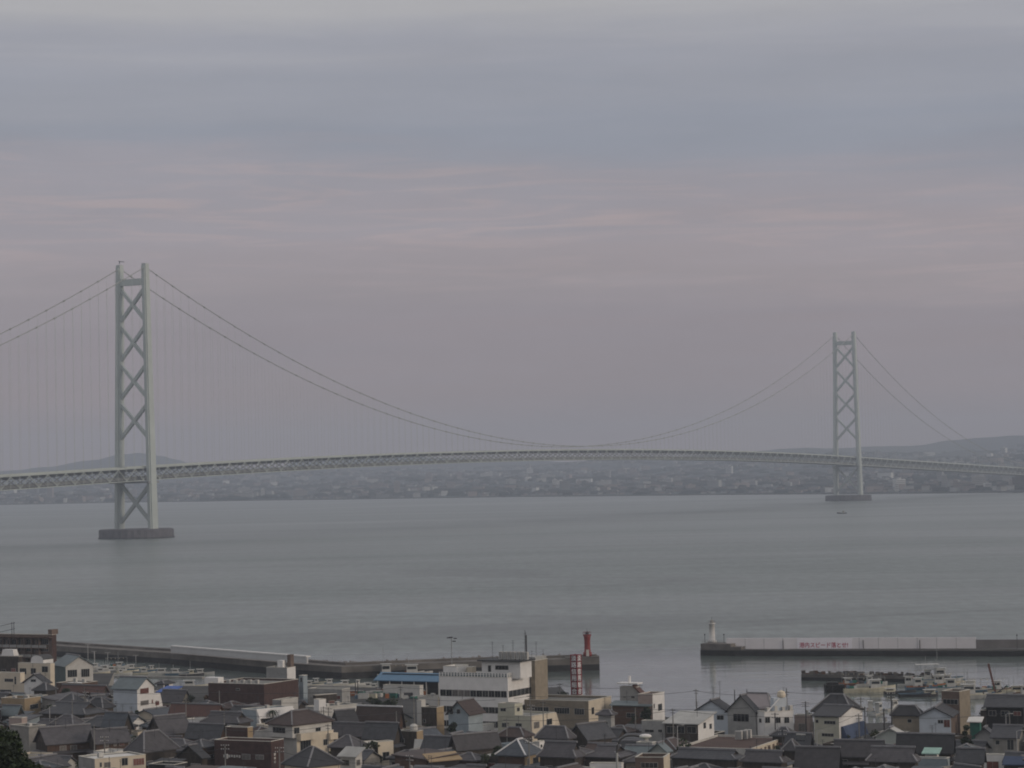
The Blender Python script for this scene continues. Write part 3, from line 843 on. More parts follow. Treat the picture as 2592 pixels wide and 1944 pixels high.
        q.hexa([(x1 + 1.2, y0 - 1.2, zz - .45), (x1 + 1.2, y1 + .3, zz - .45), (x1 + .02, y1, zz), (x1 + .02, y0 - .02, zz), (x1 + 1.2, y0 - 1.2, zz - .33), (x1 + 1.2, y1 + .3, zz - .33), (x1 + .02, y1, zz + .14), (x1 + .02, y0 - .02, zz + .14)], rmat)
        q.build('pent_roof', b.root)
    if rk != 'flat' and cat == 'house' and rng.random() < .6: aerial(b.root, rng.uniform(-.3, .3) * Lf, 0, H + rise * .7, rng.uniform(1.8, 3.2) + rise * .3, 3)
    if rk == 'gx' and cat == 'house' and H < 5 and wm == 'wood' and rng.random() < .35:
        sl_ = rise / (Ls / 2); ya = -Ls * .36; yb = -Ls * .14; xa = rng.uniform(-.3, .1) * Lf; f = lambda yy: H + rise + sl_ * (yy) * (1 if yy < 0 else -1) + .25
        MB().hexa([(xa, ya, f(ya)), (xa + 2, ya, f(ya)), (xa + 2, yb, f(yb)), (xa, yb, f(yb)), (xa, ya, f(ya) + .15), (xa + 2, ya, f(ya) + .15), (xa + 2, yb, f(yb) + .15), (xa, yb, f(yb) + .15)], GLASS).tube([(xa, yb + .2, f(yb) + .3), (xa + 2, yb + .2, f(yb) + .3)], .25, W['pale'], 8).build('solar_heater', b.root)
    if rk == 'flat' and cat == 'house':
        for k_ in range(rng.randint(1, 3)):
            if Lf > 4 and Ls > 3.5: ac_unit(b.root, rng.uniform(-.4, .25) * Lf, rng.uniform(-.35, .2) * Ls, H - ph, 1, rng.uniform(.8, 1.4))
    b.foot = [c + X * sx * Lf / 2 + Y * sy * Ls / 2 for sx, sy in ((-1, -1), (1, -1), (1, 1), (-1, 1))]
    FOOT.append((label, b.foot, P.y))
    k = TILE.get(t, (0, 1))[1] if t != 'P' else 1
    q0, q1 = src(t, cx - L, cy - (rise + 1) * 40), src(t, cx + Rr, (vb if vb else cy + 32))
    KEEP.append((P.y, q0[0] + 2, q1[0] - 2, q0[1], q1[1], label))
    return b
def loc(b, t, px, py, z):             # picture point at local height z -> local coordinates of the building
    p = at_z(*src(t, px, py), G + z) - b.c
    return p.dot(b.X), p.dot(b.Y)
def part(mb, name, parent, label=None):
    o = mb.build(name, parent)
    if label: o['label'] = label
    return o
def ac_unit(parent, x, y, z, w_=1.0, h_=1.1):
    mb = MB(); mb.box(x, x + w_, y, y + .7, z + .1, z + h_, W['pale']); mb.box(x + .1, x + w_ - .1, y - .03, y, z + .25, z + h_ - .15, W['grey'])
    mb.box(x + .1, x + .2, y + .1, y + .6, z, z + .1, DSTEEL); mb.box(x + w_ - .2, x + w_ - .1, y + .1, y + .6, z, z + .1, DSTEEL)
    return mb.build('rooftop_unit', parent)
def aerial(parent, x, y, z, h_, arms=2):
    mb = MB(); mb.tube([(x, y, z), (x, y, z + h_)], .05, DSTEEL, 4)
    for k in range(arms):
        zz = z + h_ * (1 - .12 * k) - .1
        mb.beam((x - .5, y, zz), (x + .5, y, zz), .04, .04, DSTEEL)
    return mb.build('aerial', parent)

# ---- left part of the town (tile A)
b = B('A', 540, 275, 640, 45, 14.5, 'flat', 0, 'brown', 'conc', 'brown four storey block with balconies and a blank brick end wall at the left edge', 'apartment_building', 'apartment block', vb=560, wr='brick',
  win=[('f', 78, 318, 218, 378), ('f', 235, 318, 365, 378), ('f', 385, 318, 505, 378), ('f', 78, 395, 218, 450), ('f', 235, 395, 365, 450), ('f', 385, 395, 505, 450), ('f', 0, 320, 62, 380), ('f', 0, 395, 62, 450)])
x0, x1, y0, y1, _, H_ = b.blocks[0]
for k in range(4):
    zz = H_ - 1.2 - 2.9 * k
    part(MB().box(x0, x1 - 1.4, y0 - 1.2, y0 - .03, zz - 2.9, zz - 2.7, W['brown']).box(x0, x1 - 1.4, y0 - 1.2, y0 - 1.1, zz - 2.7, zz - 1.9, W['grey']), 'balcony', b.root)
mb = MB(); n_ = 8
for k in range(n_):
    xx = x1 - 1.4 - k * (x1 - x0 - 1.4) / n_
    if k: mb.box(xx - .12, xx + .12, y0 - 1.22, y0 - .03, 0, H_ - .9, W['brown'])
part(mb, 'balcony_pier', b.root)
part(MB().box(x0 - .3, x1 + .1, y0 - 1.5, y0 - .02, H_ - .9, H_ - .65, W['redwood']), 'roof_edge', b.root)
part(MB().box(x1 - 1.5, x1 - .02, y0 + .02, y0 + 3, H_ + .1, H_ + 1.6, W['brown']), 'chimney', b.root)
mb = MB()
fx, fy = loc(b, 'A', 80, 290, H_)
for dx in (0, .8): mb.beam((fx + dx, fy + 2, H_ - .4), (fx + dx, fy + 2, H_ + 4.2), .12, .12, DSTEEL)
for zz in (2.2, 4.0): mb.beam((fx - 5, fy + 2, H_ + zz - 1.2), (fx + 1.2, fy + 2, H_ + zz), .12, .12, DSTEEL)
part(mb, 'roof_frame', b.root)
b = B('A', 522, 575, 330, 22, 8, 'flat', 0, 'cream', 'light', 'cream house with a white vaulted dormer in front of the brown block', vb=700,
  win=[('f', 205, 620, 275, 685), ('f', 320, 620, 375, 685), ('f', 435, 600, 500, 665)])
x0, x1, y0, y1, _, H_ = b.blocks[0]
mb = MB(); ux, uy = loc(b, 'A', 515, 550, H_ + .4); wd = 4.6
pts = [(ux - wd / 2 + wd / 2 * math.cos(a), max(0, 1.4 * math.sin(a))) for a in [math.pi * k / 10 for k in range(11)]]
for (xa, za), (xb, zb) in zip(pts, pts[1:]): mb.face([(xa, y0 + .3, H_ + 1 + za), (xb, y0 + .3, H_ + 1 + zb), (xb, y0 + 5, H_ + 1 + zb), (xa, y0 + 5, H_ + 1 + za)], RF['darkflat'])
mb.face([(xa, y0 + .4, H_ + 1 + za - .05) for xa, za in pts], W['white']); mb.box(ux - wd, ux, y0 + .4, y0 + 5, H_ - .5, H_ + 1, W['white'])
part(mb, 'vaulted_dormer', b.root)
b = B('A', 190, 500, 200, 14, 8.5, 'flat', 0, 'wood', 'darkflat', 'dark house under a white roof tank at the left edge', vb=620)
x0, x1, y0, y1, _, H_ = b.blocks[0]
part(MB().hexa([(x0 + .5, y0 + .6, H_ + .1), (x1 - 2.2, y0 + .6, H_ + .1), (x1 - 2.2, y0 + 3, H_ + .1), (x0 + .5, y0 + 3, H_ + .1), (x0 + .9, y0 + .8, H_ + 2), (x1 - 2.7, y0 + .8, H_ + 2), (x1 - 2.7, y0 + 2.7, H_ + 2), (x0 + .9, y0 + 2.7, H_ + 2)], W['white']), 'roof_tank', b.root)
B('A', 210, 672, 230, 12, 6.5, 'flat', 0, 'cream', 'light', 'cream flat roofed house with a slot window at the left edge', vb=870, win=[('f', 48, 728, 140, 765), ('f', 150, 708, 170, 790), ('f', 0, 842, 120, 885)])
B('A', 470, 772, 215, 12, 6.0, 'gy', 2.1, 'white', 'tiled', 'small house with a white front gable below the vaulted dormer', vb=775, win=[('f', 320, 735, 375, 765)])
B('A', 385, 778, 180, 12, 4.2, 'flat', 0, 'cream', 'light', 'low cream wing in front of the small white gable', vb=880, win=[('f', 285, 825, 345, 865)])
b = B('A', 682, 600, 122, 280, 7.0, 'gx', 2.6, 'teal', 'teal', 'harbour warehouse with a pale gable and two big dark doors', 'warehouse', 'warehouse', th=60, wr='pale', vb=715,
  win=[('r', 700, 640, 802, 712), ('r', 842, 630, 932, 710)])
B('A', 845, 780, 255, 168, 4.6, 'flat', 0, 'redwood', 'whiter', 'low dark house under a thin white flat roof beside the warehouse', vb=860, ph=.25)
B('A', 1065, 860, 420, 40, 3.8, 'gx', 1.2, 'wood', 'redr', 'long low shed with a rusty red roof behind the hipped roofs', 'shed', 'shed')
b = B('A', 1425, 832, 245, 175, 8.6, 'gx', 2.3, 'bluewhite', 'teal', 'tall white gabled house with red curtained windows above the tiled roofs', vb=1030, wr='white',  # bluish front is the shaded tone of this white house, painted in
  win=[('r', 1455, 835, 1545, 880, 0, GLASSR), ('r', 1460, 962, 1545, 1000, 0, GLASSP), ('r', 1575, 948, 1590, 990, 0, GLASSR)])
x0, x1, y0, y1, _, H_ = b.blocks[0]
part(MB().hexa([(x0 + 2, y1 + .01, 0), (x1, y1 + .01, 0), (x1, y1 + 4.6, 0), (x0 + 2, y1 + 4.6, 0), (x0 + 2, y1 + .01, 6.6), (x1, y1 + .01, 6.6), (x1, y1 + 2.6, 6.6), (x0 + 2, y1 + 2.6, 6.6)], W['white']), 'flared_annex', b.root)
put_window(b.root, 'r', x0, x1, y0, y1, y1 + 1.2, 3.6, 1.7, 1.1, GLASSR)
B('A', 1290, 942, 128, 122, 4.0, 'flat', 0, 'grey', 'light', 'low pale flat roofed house tucked left of the tall white gable', wr='cream', vb=1030, win=[('f', 1195, 985, 1268, 1030), ('r', 1305, 985, 1360, 1025, 0, GLASSR)], ph=.3)  # cream house, its front greyed as painted shade
B('A', 1780, 878, 150, 110, 3.4, 'shed', 1.2, 'grey', 'tarp', 'low roof covered with a bright blue tarpaulin', 'shed', 'shed', o=.2)
B('A', 1700, 788, 70, 95, 3.4, 'hip', .9, 'grey', 'tiled', 'little white walled hut behind the blue tarpaulin', 'shed', 'shed', wr='white', win=[('r', 1708, 792, 1755, 835)])  # grey front is shade painted on the hut's white wall
B('A', 1880, 962, 215, 95, 3.6, 'gx', 2.4, 'cream', 'tilep', 'long grey tiled house with a cream eaves wall right of the white gable', vb=1000)
B('A', 255, 938, 240, 165, 5.2, 'flat', 0, 'ochre', 'brownr', 'orange ochre flat roofed house near the left edge', vb=1080, win=[('f', 170, 1005, 235, 1040), ('r', 310, 1000, 395, 1038)])
B('A', 480, 856, 125, 95, 4.6, 'hip', 1.9, 'wood', 'tiled', 'dark hip roofed house right of the low cream wing')
B('A', 765, 990, 150, 110, 4.6, 'hip', 2.2, 'wood', 'tile', 'hip roofed tiled house below the white flat roof')
B('A', 1065, 1042, 190, 112, 4.8, 'hip', 2.4, 'wood', 'tiled', 'hip roofed tiled house left of the low pale flat roof')
B('A', 880, 1105, 440, 210, 4.8, 'iri', 2.4, 'wood', 'tile', 'long tiled house with a hipped gable roof in the left tiled rows')
B('A', 755, 1212, 205, 110, 4.4, 'hip', 2.0, 'wood', 'tilep', 'small pyramid roofed house behind the grey lamp pole')
B('A', 1120, 1232, 255, 135, 4.4, 'hip', 2.1, 'wood', 'tile', 'low hipped tiled house right of the pyramid roof')
B('A', 1270, 1238, 200, 95, 5.2, 'gx', 3.0, 'wood', 'tileb', 'tiled house whose gable shows a small white triangle')
B('A', 1690, 1290, 150, 285, 5.0, 'gy', 3.2, 'wood', 'tilep', 'broad tiled roof with a dark timber gable left of centre foreground', th=50)
B('A', 490, 1402, 115, 480, 4.6, 'gy', 2.9, 'wood', 'tilep', 'long tiled farmhouse roof with brown shuttered walls at lower left', th=60, wr='redwood', vb=1490,
  win=[('r', 620, 1430, 690, 1490, 0, GLASSP), ('r', 730, 1425, 800, 1485, 0, GLASSP)])
B('A', 1000, 1390, 70, 330, 4.6, 'gy', 2.3, 'wood', 'tilep', 'tiled house with pale shutters behind the cream flat roof', th=62, wr='redwood', vb=1440,
  win=[('r', 1090, 1390, 1130, 1440, 0, GLASSP), ('r', 1180, 1385, 1210, 1430, 0, GLASSP), ('r', 1240, 1380, 1290, 1425, 0, GLASSR)])
B('A', 1500, 1500, 180, 330, 5.0, 'hip', 3.9, 'wood', 'tilep', 'large hip roofed tiled house above the cream flat roof', th=40)
b = B('A', 985, 1568, 168, 525, 6, 'flat', 0, 'grey', 'whiter', 'cream flat roofed house with curtained windows at the bottom edge left', th=55, wr='cream', vb=1660, ph=.25,  # grey front paints shade onto a house pale all round
  win=[('r', 1035, 1600, 1060, 1650), ('r', 1080, 1600, 1150, 1650, 0, GLASSP), ('r', 1262, 1555, 1330, 1630), ('r', 1382, 1562, 1500, 1625, 0, GLASSR)])
B('A', 300, 1230, 190, 172, 6, 'flat', 0, 'concrete', 'conc', 'bare grey concrete building beside the dark tree at the left edge', th=45, vb=1380, win=[])
B('A', 225, 1140, 130, 40, 6.6, 'flat', 0, 'pink', 'conc', 'pinkish grey block behind the bare concrete building', vb=1200, win=[])
B('A', 2095, 1545, 245, 50, 4.2, 'gy', 2.1, 'wood', 'tiled', 'small dark gabled house with a pale tarpaulin front at the bottom left of centre')
B('A', 170, 1090, 150, 60, 4.4, 'gx', 1.6, 'wood', 'teal', 'low teal roofed shed under the orange ochre house', 'shed', 'shed')
# ---- tile B
b = B('B', 690, 790, 580, 362, 8.8, 'flat', 0, 'brick', 'conc', 'wide red brown flat roofed hall with a cream parapet line behind the quay', 'hall', 'hall', vb=880, win=[('f', 400, 830, 440, 855)])
x0, x1, y0, y1, _, H_ = b.blocks[0]
ux, uy = loc(b, 'B', 430, 740, H_)
part(MB().box(ux - 4.5, ux - .3, y0 + 2, y0 + 4.5, H_ - .45, H_ + 1.2, W['white']), 'roof_hut', b.root)
for k in range(5): ac_unit(b.root, ux + 1.5 + 1.9 * k, y0 + 3 + k * .4, H_ - .45)
b = B('B', 930, 618, 215, 88, 9.5, 'flat', 0, 'grey', 'conc', 'grey building with a white side wall and roof tank behind the red brown hall', 'building', 'building', wr='white', vb=690, win=[])
x0, x1, y0, y1, _, H_ = b.blocks[0]
part(MB().box(x1 - 3.6, x1 - 1.9, y0 + .8, y0 + 2.4, H_, H_ + 1.9, W['white']).box(x1 - 4.6, x1 - 1.3, y0 + .5, y0 + 2.7, H_ - .45, H_ - .05, W['pale']), 'roof_tank', b.root)
part(MB().box(x1 - 1.2, x1 - .1, y0 + 2, y0 + 3.6, H_ - .45, H_ + 3.4, W['brown']), 'chimney', b.root)
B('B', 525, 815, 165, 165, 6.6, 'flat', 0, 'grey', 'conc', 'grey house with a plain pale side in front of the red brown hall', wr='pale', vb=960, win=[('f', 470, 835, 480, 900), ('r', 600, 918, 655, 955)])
B('B', 460, 918, 215, 60, 3.2, 'shed', 1.0, 'teal', 'teal', 'teal lean-to roof left of the grey house', 'shed', 'shed')
B('B', 938, 792, 95, 95, 5.8, 'flat', 0, 'bluegrey', 'light', 'small cream house with a pale flat roof under the red brown hall', wr='cream', vb=870, ph=.3)  # blue grey front is painted shade on a cream house
B('B', 1098, 700, 42, 36, 9.5, 'flat', 0, 'bluegrey', 'conc', 'narrow grey stair block with a green window right of the red brown hall', 'building', 'building', vb=850, win=[('f', 1068, 715, 1090, 765)])
B('B', 870, 955, 90, 175, 6.5, 'flat', 0, 'grey', 'conc', 'blank pale walled block behind the white slanted fascia', 'building', 'building', wr='pale', vb=1030, win=[])
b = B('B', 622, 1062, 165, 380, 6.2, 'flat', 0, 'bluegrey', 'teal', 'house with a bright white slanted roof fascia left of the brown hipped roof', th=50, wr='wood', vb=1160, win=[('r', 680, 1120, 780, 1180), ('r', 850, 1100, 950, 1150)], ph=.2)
x0, x1, y0, y1, _, H_ = b.blocks[0]
mb = MB()
mb.hexa([(x1 + .03, y0 - .2, H_ - 1.9), (x1 + .9, y0 + .1, H_ - 1.9), (x1 + .9, y1 + .3, H_ - 1.9), (x1 + .03, y1, H_ - 1.9), (x1 + .03, y0 - .4, H_ + .35), (x1 + .25, y0 - .4, H_ + .35), (x1 + .25, y1 - .5, H_ + .35), (x1 + .03, y1 - .5, H_ + .35)], W['white'])
for yy in (y0 - .3, (y0 + y1) / 2): mb.hexa([(x1 + .03, yy + .6, 0), (x1 + 1.6, yy + .6, 0), (x1 + 1.6, yy + 1.1, 0), (x1 + .03, yy + 1.1, 0), (x1 + .03, yy, H_ - 1.9), (x1 + .9, yy, H_ - 1.9), (x1 + .9, yy + .5, H_ - 1.9), (x1 + .03, yy + .5, H_ - 1.9)], W['white'])
part(mb, 'slanted_fascia', b.root)
b = B('B', 1262, 1032, 140, 400, 6.4, 'flat', 0, 'grey', 'conc', 'pale grey flat roofed building with a white roof tank mid left', th=50, wr='pale', vb=1130, ph=.3, win=[],
  up=[(1262, 950, 55, 45, 2.6, 'flat', 0, 'white', 'light')])
B('B', 1225, 905, 26, 222, 4.6, 'flat', 0, 'wood', 'whiter', 'low fish market shed with a long white roof', 'market_shed', 'shed', th=55, ph=.2)
b = B('B', 1030, 1312, 440, 385, 6.0, 'flat', 0, 'pale', 'conc', 'large cream house with a set back gabled upper storey and a balcony', th=42, wr='cream', vb=1500, ph=.7,  # front toned greyer than the cream side to paint in shade
  up=[(985, 1218, 250, 410, 2.7, 'hip', 2.6, 'pale', 'brownr')],
  win=[('f', 782, 1228, 915, 1300, 1), ('r', 1000, 1240, 1060, 1300, 1), ('r', 1065, 1375, 1180, 1480), ('r', 1305, 1360, 1350, 1420), ('r', 1225, 1240, 1280, 1275, 1)])
x0, x1, y0, y1, _, H_ = b.blocks[0]
part(MB().box(x1 + .01, x1 + 1.1, y0 + .2, y0 + (y1 - y0) * .46, H_ - 1.3, H_ + .15, W['cream']), 'balcony', b.root)
part(MB().box(x1 + .01, x1 + 1.0, y1 - 1.9, y1 + .4, H_ - 1.9, H_ - .5, W['cream']), 'bay_window', b.root)
b = B('B', 765, 1385, 590, 132, 6.2, 'flat', 0, 'brick', 'light', 'dark red brick building with a cream roof edge at the bottom left of centre', 'building', 'building', th=25, vb=1660,
  win=[('f', 460, 1512, 550, 1572, 0, GLASSP), ('f', 602, 1520, 690, 1572, 0, GLASSP)])
x0, x1, y0, y1, _, H_ = b.blocks[0]
sg_ = MB()
for k in range(7):
    xx = x0 + 2.2 + k * .62
    sg_.box(xx, xx + .4, y0 - .09, y0 - .04, H_ - 3.55 + (k % 2) * .1, H_ - 3.0, W['pale'])
for k in range(3): sg_.box(x1 + .04, x1 + .09, y0 + 1.0, y0 + 1.6, H_ - 3.0 - k * .8, H_ - 2.5 - k * .8, W['pale'])
part(sg_, 'sign_strip', b.root)
B('B', 520, 1240, 230, 42, 8.0, 'flat', 0, 'brick', 'darkflat', 'upper red brick block with an orange side behind the brick building', 'building', 'building', wr='ochre', vb=1330, win=[])
B('B', 1150, 1652, 245, 335, 4.0, 'hip', 3.4, 'cream', 'tiled', 'dark hipped roof over cream walls at the bottom edge below the large cream house', th=50)
B('B', 1640, 1550, 155, 70, 4.4, 'shed', 1.6, 'pale', 'light', 'little house with a pale lean-to roof and dark porch in the lower middle', vb=1640, win=[('f', 1495, 1570, 1580, 1635), ('r', 1650, 1575, 1690, 1630, 0, GLASSP)])
B('B', 1610, 1450, 225, 130, 4.6, 'hip', 2.2, 'wood', 'tilep', 'grey hipped roof just right of the large cream house')
B('B', 1875, 1392, 50, 160, 5.4, 'flat', 0, 'wood', 'darkflat', 'house with two cream balcony parapets in the lower middle', th=55, wr='cream', ph=.9)
B('B', 2040, 1322, 300, 62, 4.8, 'gx', 2.4, 'wood', 'tile', 'grey gabled roof with a straight ridge above the cream balcony parapets')
B('B', 2085, 1175, 430, 45, 5.6, 'gx', 3.0, 'redwood', 'brownr', 'long brown roof with a thin white ridge line left of the dark timber wall', capm=CAPW)
B('B', 1490, 1205, 90, 170, 5.4, 'gy', 2.8, 'wood', 'tiled', 'steep dark gabled roof behind the large cream house', th=55)
B('B', 1700, 1292, 290, 50, 4.4, 'gx', 1.8, 'wood', 'tilep', 'low tiled roof between the steep dark gable and the cream balcony parapets')
B('B', 1500, 842, 350, 85, 4.4, 'flat', 0, 'grey', 'light', 'low pale fish market hall on the quay', 'market_shed', 'shed', ph=.2)
B('B', 425, 1195, 370, 125, 4.8, 'iri', 2.2, 'wood', 'tilep', 'tiled house with a small dark gable left of the white slanted fascia')
B('B', 195, 1092, 470, 60, 4.4, 'gx', 1.8, 'cream', 'redr', 'long red brown roof with a white gutter line on the left', o=.7)
B('B', 225, 1325, 330, 70, 4.6, 'gx', 2.2, 'redwood', 'tile', 'grey tiled roof above the cream roof edge of the brick building')
# ---- tile C
b = B('C', 470, 764, 640, 15, 3.6, 'shed', 1.9, 'dark', 'blue', 'open fish market canopy with a long bright blue roof', 'market_canopy', 'canopy', vb=880, win=[], o=1.2)  # dark box under the roof stands in for the shade below
x0, x1, y0, y1, _, H_ = b.blocks[0]
mb = MB()
for k in range(6): mb.box(x0 + (x1 - x0) * k / 5 - .12, x0 + (x1 - x0) * k / 5 + .12, y0 - 1.0, y0 - .76, 0, H_, W['pale'])
part(mb, 'canopy_post', b.root)
B('C', 255, 805, 380, 14, 3.0, 'flat', 0, 'pale', 'conc', 'low pale wall front of the fish market under the blue canopy', 'market_shed', 'shed', vb=860, ph=.2, win=[])
b = B('C', 1170, 722, 720, 310, 12.4, 'flat', 0, 'white', 'conc', 'white three storey harbour office with dark window bands and a tan stair tower', 'office_building', 'office', vb=1200, ph=.35,
  up=[(640, 605, 140, 122, 2.7, 'flat', 0, 'white', 'whiter'), (800, 612, 55, 42, 2.3, 'flat', 0, 'cream', 'light'), (1300, 560, 400, 118, 3.9, 'flat', 0, 'white', 'darkflat'),
      (1452, 545, 34, 132, 15.6, 'flat', 0, 'tan', 'darkflat', True)], win=[('r', 742, 620, 768, 645, 1, GLASS), ('f', 1040, 590, 1180, 640, 3), ('f', 965, 590, 1000, 660, 3)])
x0, x1, y0, y1, _, H_ = b.blocks[0]
part(MB().box(x0 + .05, x1 - .05, y0 + .2, y0 + .24, H_ + .15, H_ + 1.0, W['teal']).box(x1 - .26, x1 - .22, y0 + .25, y1 - .1, H_ + .15, H_ + 1.0, W['teal']), 'railing_panel', b.root)
for fl, (zt, zb) in enumerate(((9.3, 7.7), (5.4, 3.9), (2.0, .5))):
    n_ = 11
    for k in range(n_):
        a = x0 + .25 + (x1 - x0 - .5) * k / n_; wd = (x1 - x0 - .5) / n_ - .03
        put_window(b.root, 'f', x0, x1, y0, y1, a + wd / 2, zb, wd, zt - zb, GLASSP if (fl == 0 and k in (2, 3, 4)) else GLASS)
    for k in range(7):
        a = y0 + .3 + (y1 - y0 - .6) * k / 7; wd = (y1 - y0 - .6) / 7 - .03
        put_window(b.root, 'r', x0, x1, y0, y1, a + wd / 2, zb, wd, zt - zb, GLASS)
mb = MB()
for zz in (H_ + .62, H_ + 1.0): mb.beam((x0, y0 + .1, zz), (x1, y0 + .1, zz), .12, .12, W['white']); mb.beam((x1 - .1, y0, zz), (x1 - .1, y1, zz), .12, .12, W['white'])
for k in range(24): mb.box(x0 + (x1 - x0 - .3) * k / 23, x0 + (x1 - x0 - .3) * k / 23 + .25, y0 + .03, y0 + .18, H_ + .1, H_ + .95, W['white'])
for k in range(18): mb.box(x1 - .18, x1 - .03, y0 + (y1 - y0 - .3) * k / 17, y0 + (y1 - y0 - .3) * k / 17 + .25, H_ + .1, H_ + .95, W['white'])
part(mb, 'roof_railing', b.root)
pb = b.blocks[3]
part(MB().box(pb[0] - .8, pb[1] + .8, pb[2] - .9, pb[3] + .6, pb[5] + .12, pb[5] + .45, RF['darkflat']), 'penthouse_roof', b.root)
for k in range(7): ac_unit(b.root, pb[0] + 4 + 1.15 * k, pb[2] + 1.2, pb[5] + .45, .8, 1.9)
sb = b.blocks[4]
part(MB().box(sb[0] - 5.2, sb[1] - .1, sb[2] + .3, sb[3] - .3, sb[5] + .1, sb[5] + .9, W['grey']), 'roof_plant', b.root)
for dx, hh, ar in ((-1.5, 3.4, 1), (1.2, 4.6, 3), (4.4, 6.4, 4), (6.2, 2.2, 1), (-4.4, 4.2, 2)): aerial(b.root, pb[0] + 6 + dx, pb[2] + 2.5, pb[5] + .4, hh, ar)
aerial(b.root, sb[1] - .6, sb[2] + 2, sb[5] + .1, 4.4, 2); aerial(b.root, sb[1] - .6, sb[3] - 1, sb[5] + .1, 2.2, 1)
mb = MB(); mb.tube([(pb[0] + 10.5, pb[2] + 3, pb[5] + .4), (pb[0] + 10.5, pb[2] + 3, pb[5] + 6.2)], .22, DSTEEL, 5); mb.tube([(pb[0] + 10.5, pb[2] + 3, pb[5] + 6.2), (pb[0] + 10.2, pb[2] + 3, pb[5] + 7.4)], .07, DSTEEL, 4)
part(mb, 'radio_mast', b.root)
b = B('C', 2010, 965, 690, 240, 6.5, 'flat', 0, 'tan', 'conc', 'low tan building with dark windows carrying the vertical sign tower', 'building', 'building', vb=1160, wr='cream', th=26,
  win=[('f', 1655, 1028, 1815, 1098), ('f', 1862, 1038, 1968, 1108), ('r', 2040, 1030, 2068, 1098), ('f', 1420, 1020, 1600, 1080)])
# vertical sign tower on its roof
SP = at_z(*src('C', 1897, 905), G + 6.2)
sgn = empty('sign_tower', (SP.x, SP.y, G + 6.03), -R(36)); tag(sgn, 'tall red framed sign tower with white characters on the tan building roof', 'sign tower')
RED = mat('sign_red_paint', (.21, .022, .03), .6, .08, 1); PAN_ = mat('sign_dark_panel', (.085, .05, .06), .5, .05, 1); DR = mat('sign_lettering', (.80, .79, .80), .6, .02, 1)
wF, wS, hT = 1.75, 1.75, 10.1
mb = MB()
for x_, y_ in ((-wF, 0), (0, 0), (0, wS), (-wF, wS)): mb.box(x_ - .12, x_ + .12, y_ - .12, y_ + .12, 0, hT, RED)
for k in range(7):
    zz = .25 + k * (hT - .4) / 6
    mb.box(-wF + .13, -.13, -.12, .1, zz - .09, zz + .09, RED); mb.box(-.1, .12, .13, wS - .13, zz - .09, zz + .09, RED)
    mb.box(-wF + .13, -.13, wS - .1, wS + .12, zz - .09, zz + .09, RED); mb.box(-wF - .12, -wF + .1, .13, wS - .13, zz - .09, zz + .09, RED)
mb.build('sign_frame', sgn)
def text_mesh(body, size, m, name, parent, loc_, rot, sx=1, ext=.02):
    c = bpy.data.curves.new(name, 'FONT'); c.body = body; c.size = size; c.extrude = ext; c.align_x = 'CENTER'; c.align_y = 'CENTER'; c.offset = size * .006
    o = bpy.data.objects.new(name, c); col.objects.link(o); bpy.context.view_layer.update()
    me = bpy.data.meshes.new_from_object(o.evaluated_get(bpy.context.evaluated_depsgraph_get()))
    bpy.data.objects.remove(o); bpy.data.curves.remove(c)
    me.materials.clear(); me.materials.append(m); me.name = name
    o = bpy.data.objects.new(name, me); col.objects.link(o); o.parent = parent; o.location = loc_; o.rotation_euler = rot; o.scale = (sx, 1, 1)
    return o
for k, ch in enumerate('合組用信路淡'):
    z0_ = .25 + k * (hT - .4) / 6 + .09; z1_ = z0_ + (hT - .4) / 6 - .18
    p1 = MB().box(-wF + .14, -.14, -.06, .0, z0_, z1_, PAN_).build('sign_panel', sgn)
    p2 = MB().box(0, .06, .14, wS - .14, z0_, z1_, PAN_).build('sign_panel', sgn)
    text_mesh(ch, 1.55, DR, 'sign_character', p1, (-wF / 2, -.08, (z0_ + z1_) / 2), (math.pi / 2, 0, 0))
    text_mesh(ch, 1.55, DR, 'sign_character', p2, (.08, wS / 2, (z0_ + z1_) / 2), (math.pi / 2, 0, math.pi / 2))
MB().box(-wF - .3, .3, -.3, wS + .3, 0, .24, W['pale']).build('sign_base', sgn)
b = B('C', 1405, 1122, 340, 262, 6, 'flat', 0, 'palelime', 'conc', 'cream flat roofed house with a roof room and a slanting side wall', th=36, wr='cream', vb=1290, ph=.3,
  up=[(1242, 995, 172, 82, 2.9, 'flat', 0, 'palelime', 'darkflat')],
  win=[('f', 1110, 1188, 1170, 1238), ('f', 1252, 1190, 1320, 1272), ('r', 1440, 1182, 1500, 1242, 0, GLASSP), ('r', 1572, 1150, 1632, 1205), ('f', 1095, 1032, 1155, 1072, 1), ('r', 1265, 1030, 1295, 1068, 1)])
x0, x1, y0, y1, _, H_ = b.blocks[0]
part(MB().hexa([(x1 - 5, y1 + .01, 0), (x1, y1 + .01, 0), (x1, y1 + 3.2, 0), (x1 - 5, y1 + 3.2, 0), (x1 - 5, y1 + .01, H_), (x1, y1 + .01, H_), (x1, y1 + .4, H_), (x1 - 5, y1 + .4, H_)], W['cream']), 'slanting_wall', b.root)
B('C', 762, 1092, 208, 150, 7.2, 'gy', 2.5, 'bluegrey', 'brownr', 'grey gabled house in front of the white harbour office', vb=1110, win=[('f', 568, 1042, 605, 1100), ('f', 640, 1045, 680, 1095)])
B('C', 800, 1148, 150, 112, 5.8, 'flat', 0, 'white', 'brownr', 'small white house with square windows below the grey gable', vb=1300, ph=.25, win=[('f', 690, 1215, 725, 1260), ('f', 745, 1215, 775, 1250), ('r', 822, 1180, 855, 1225)])
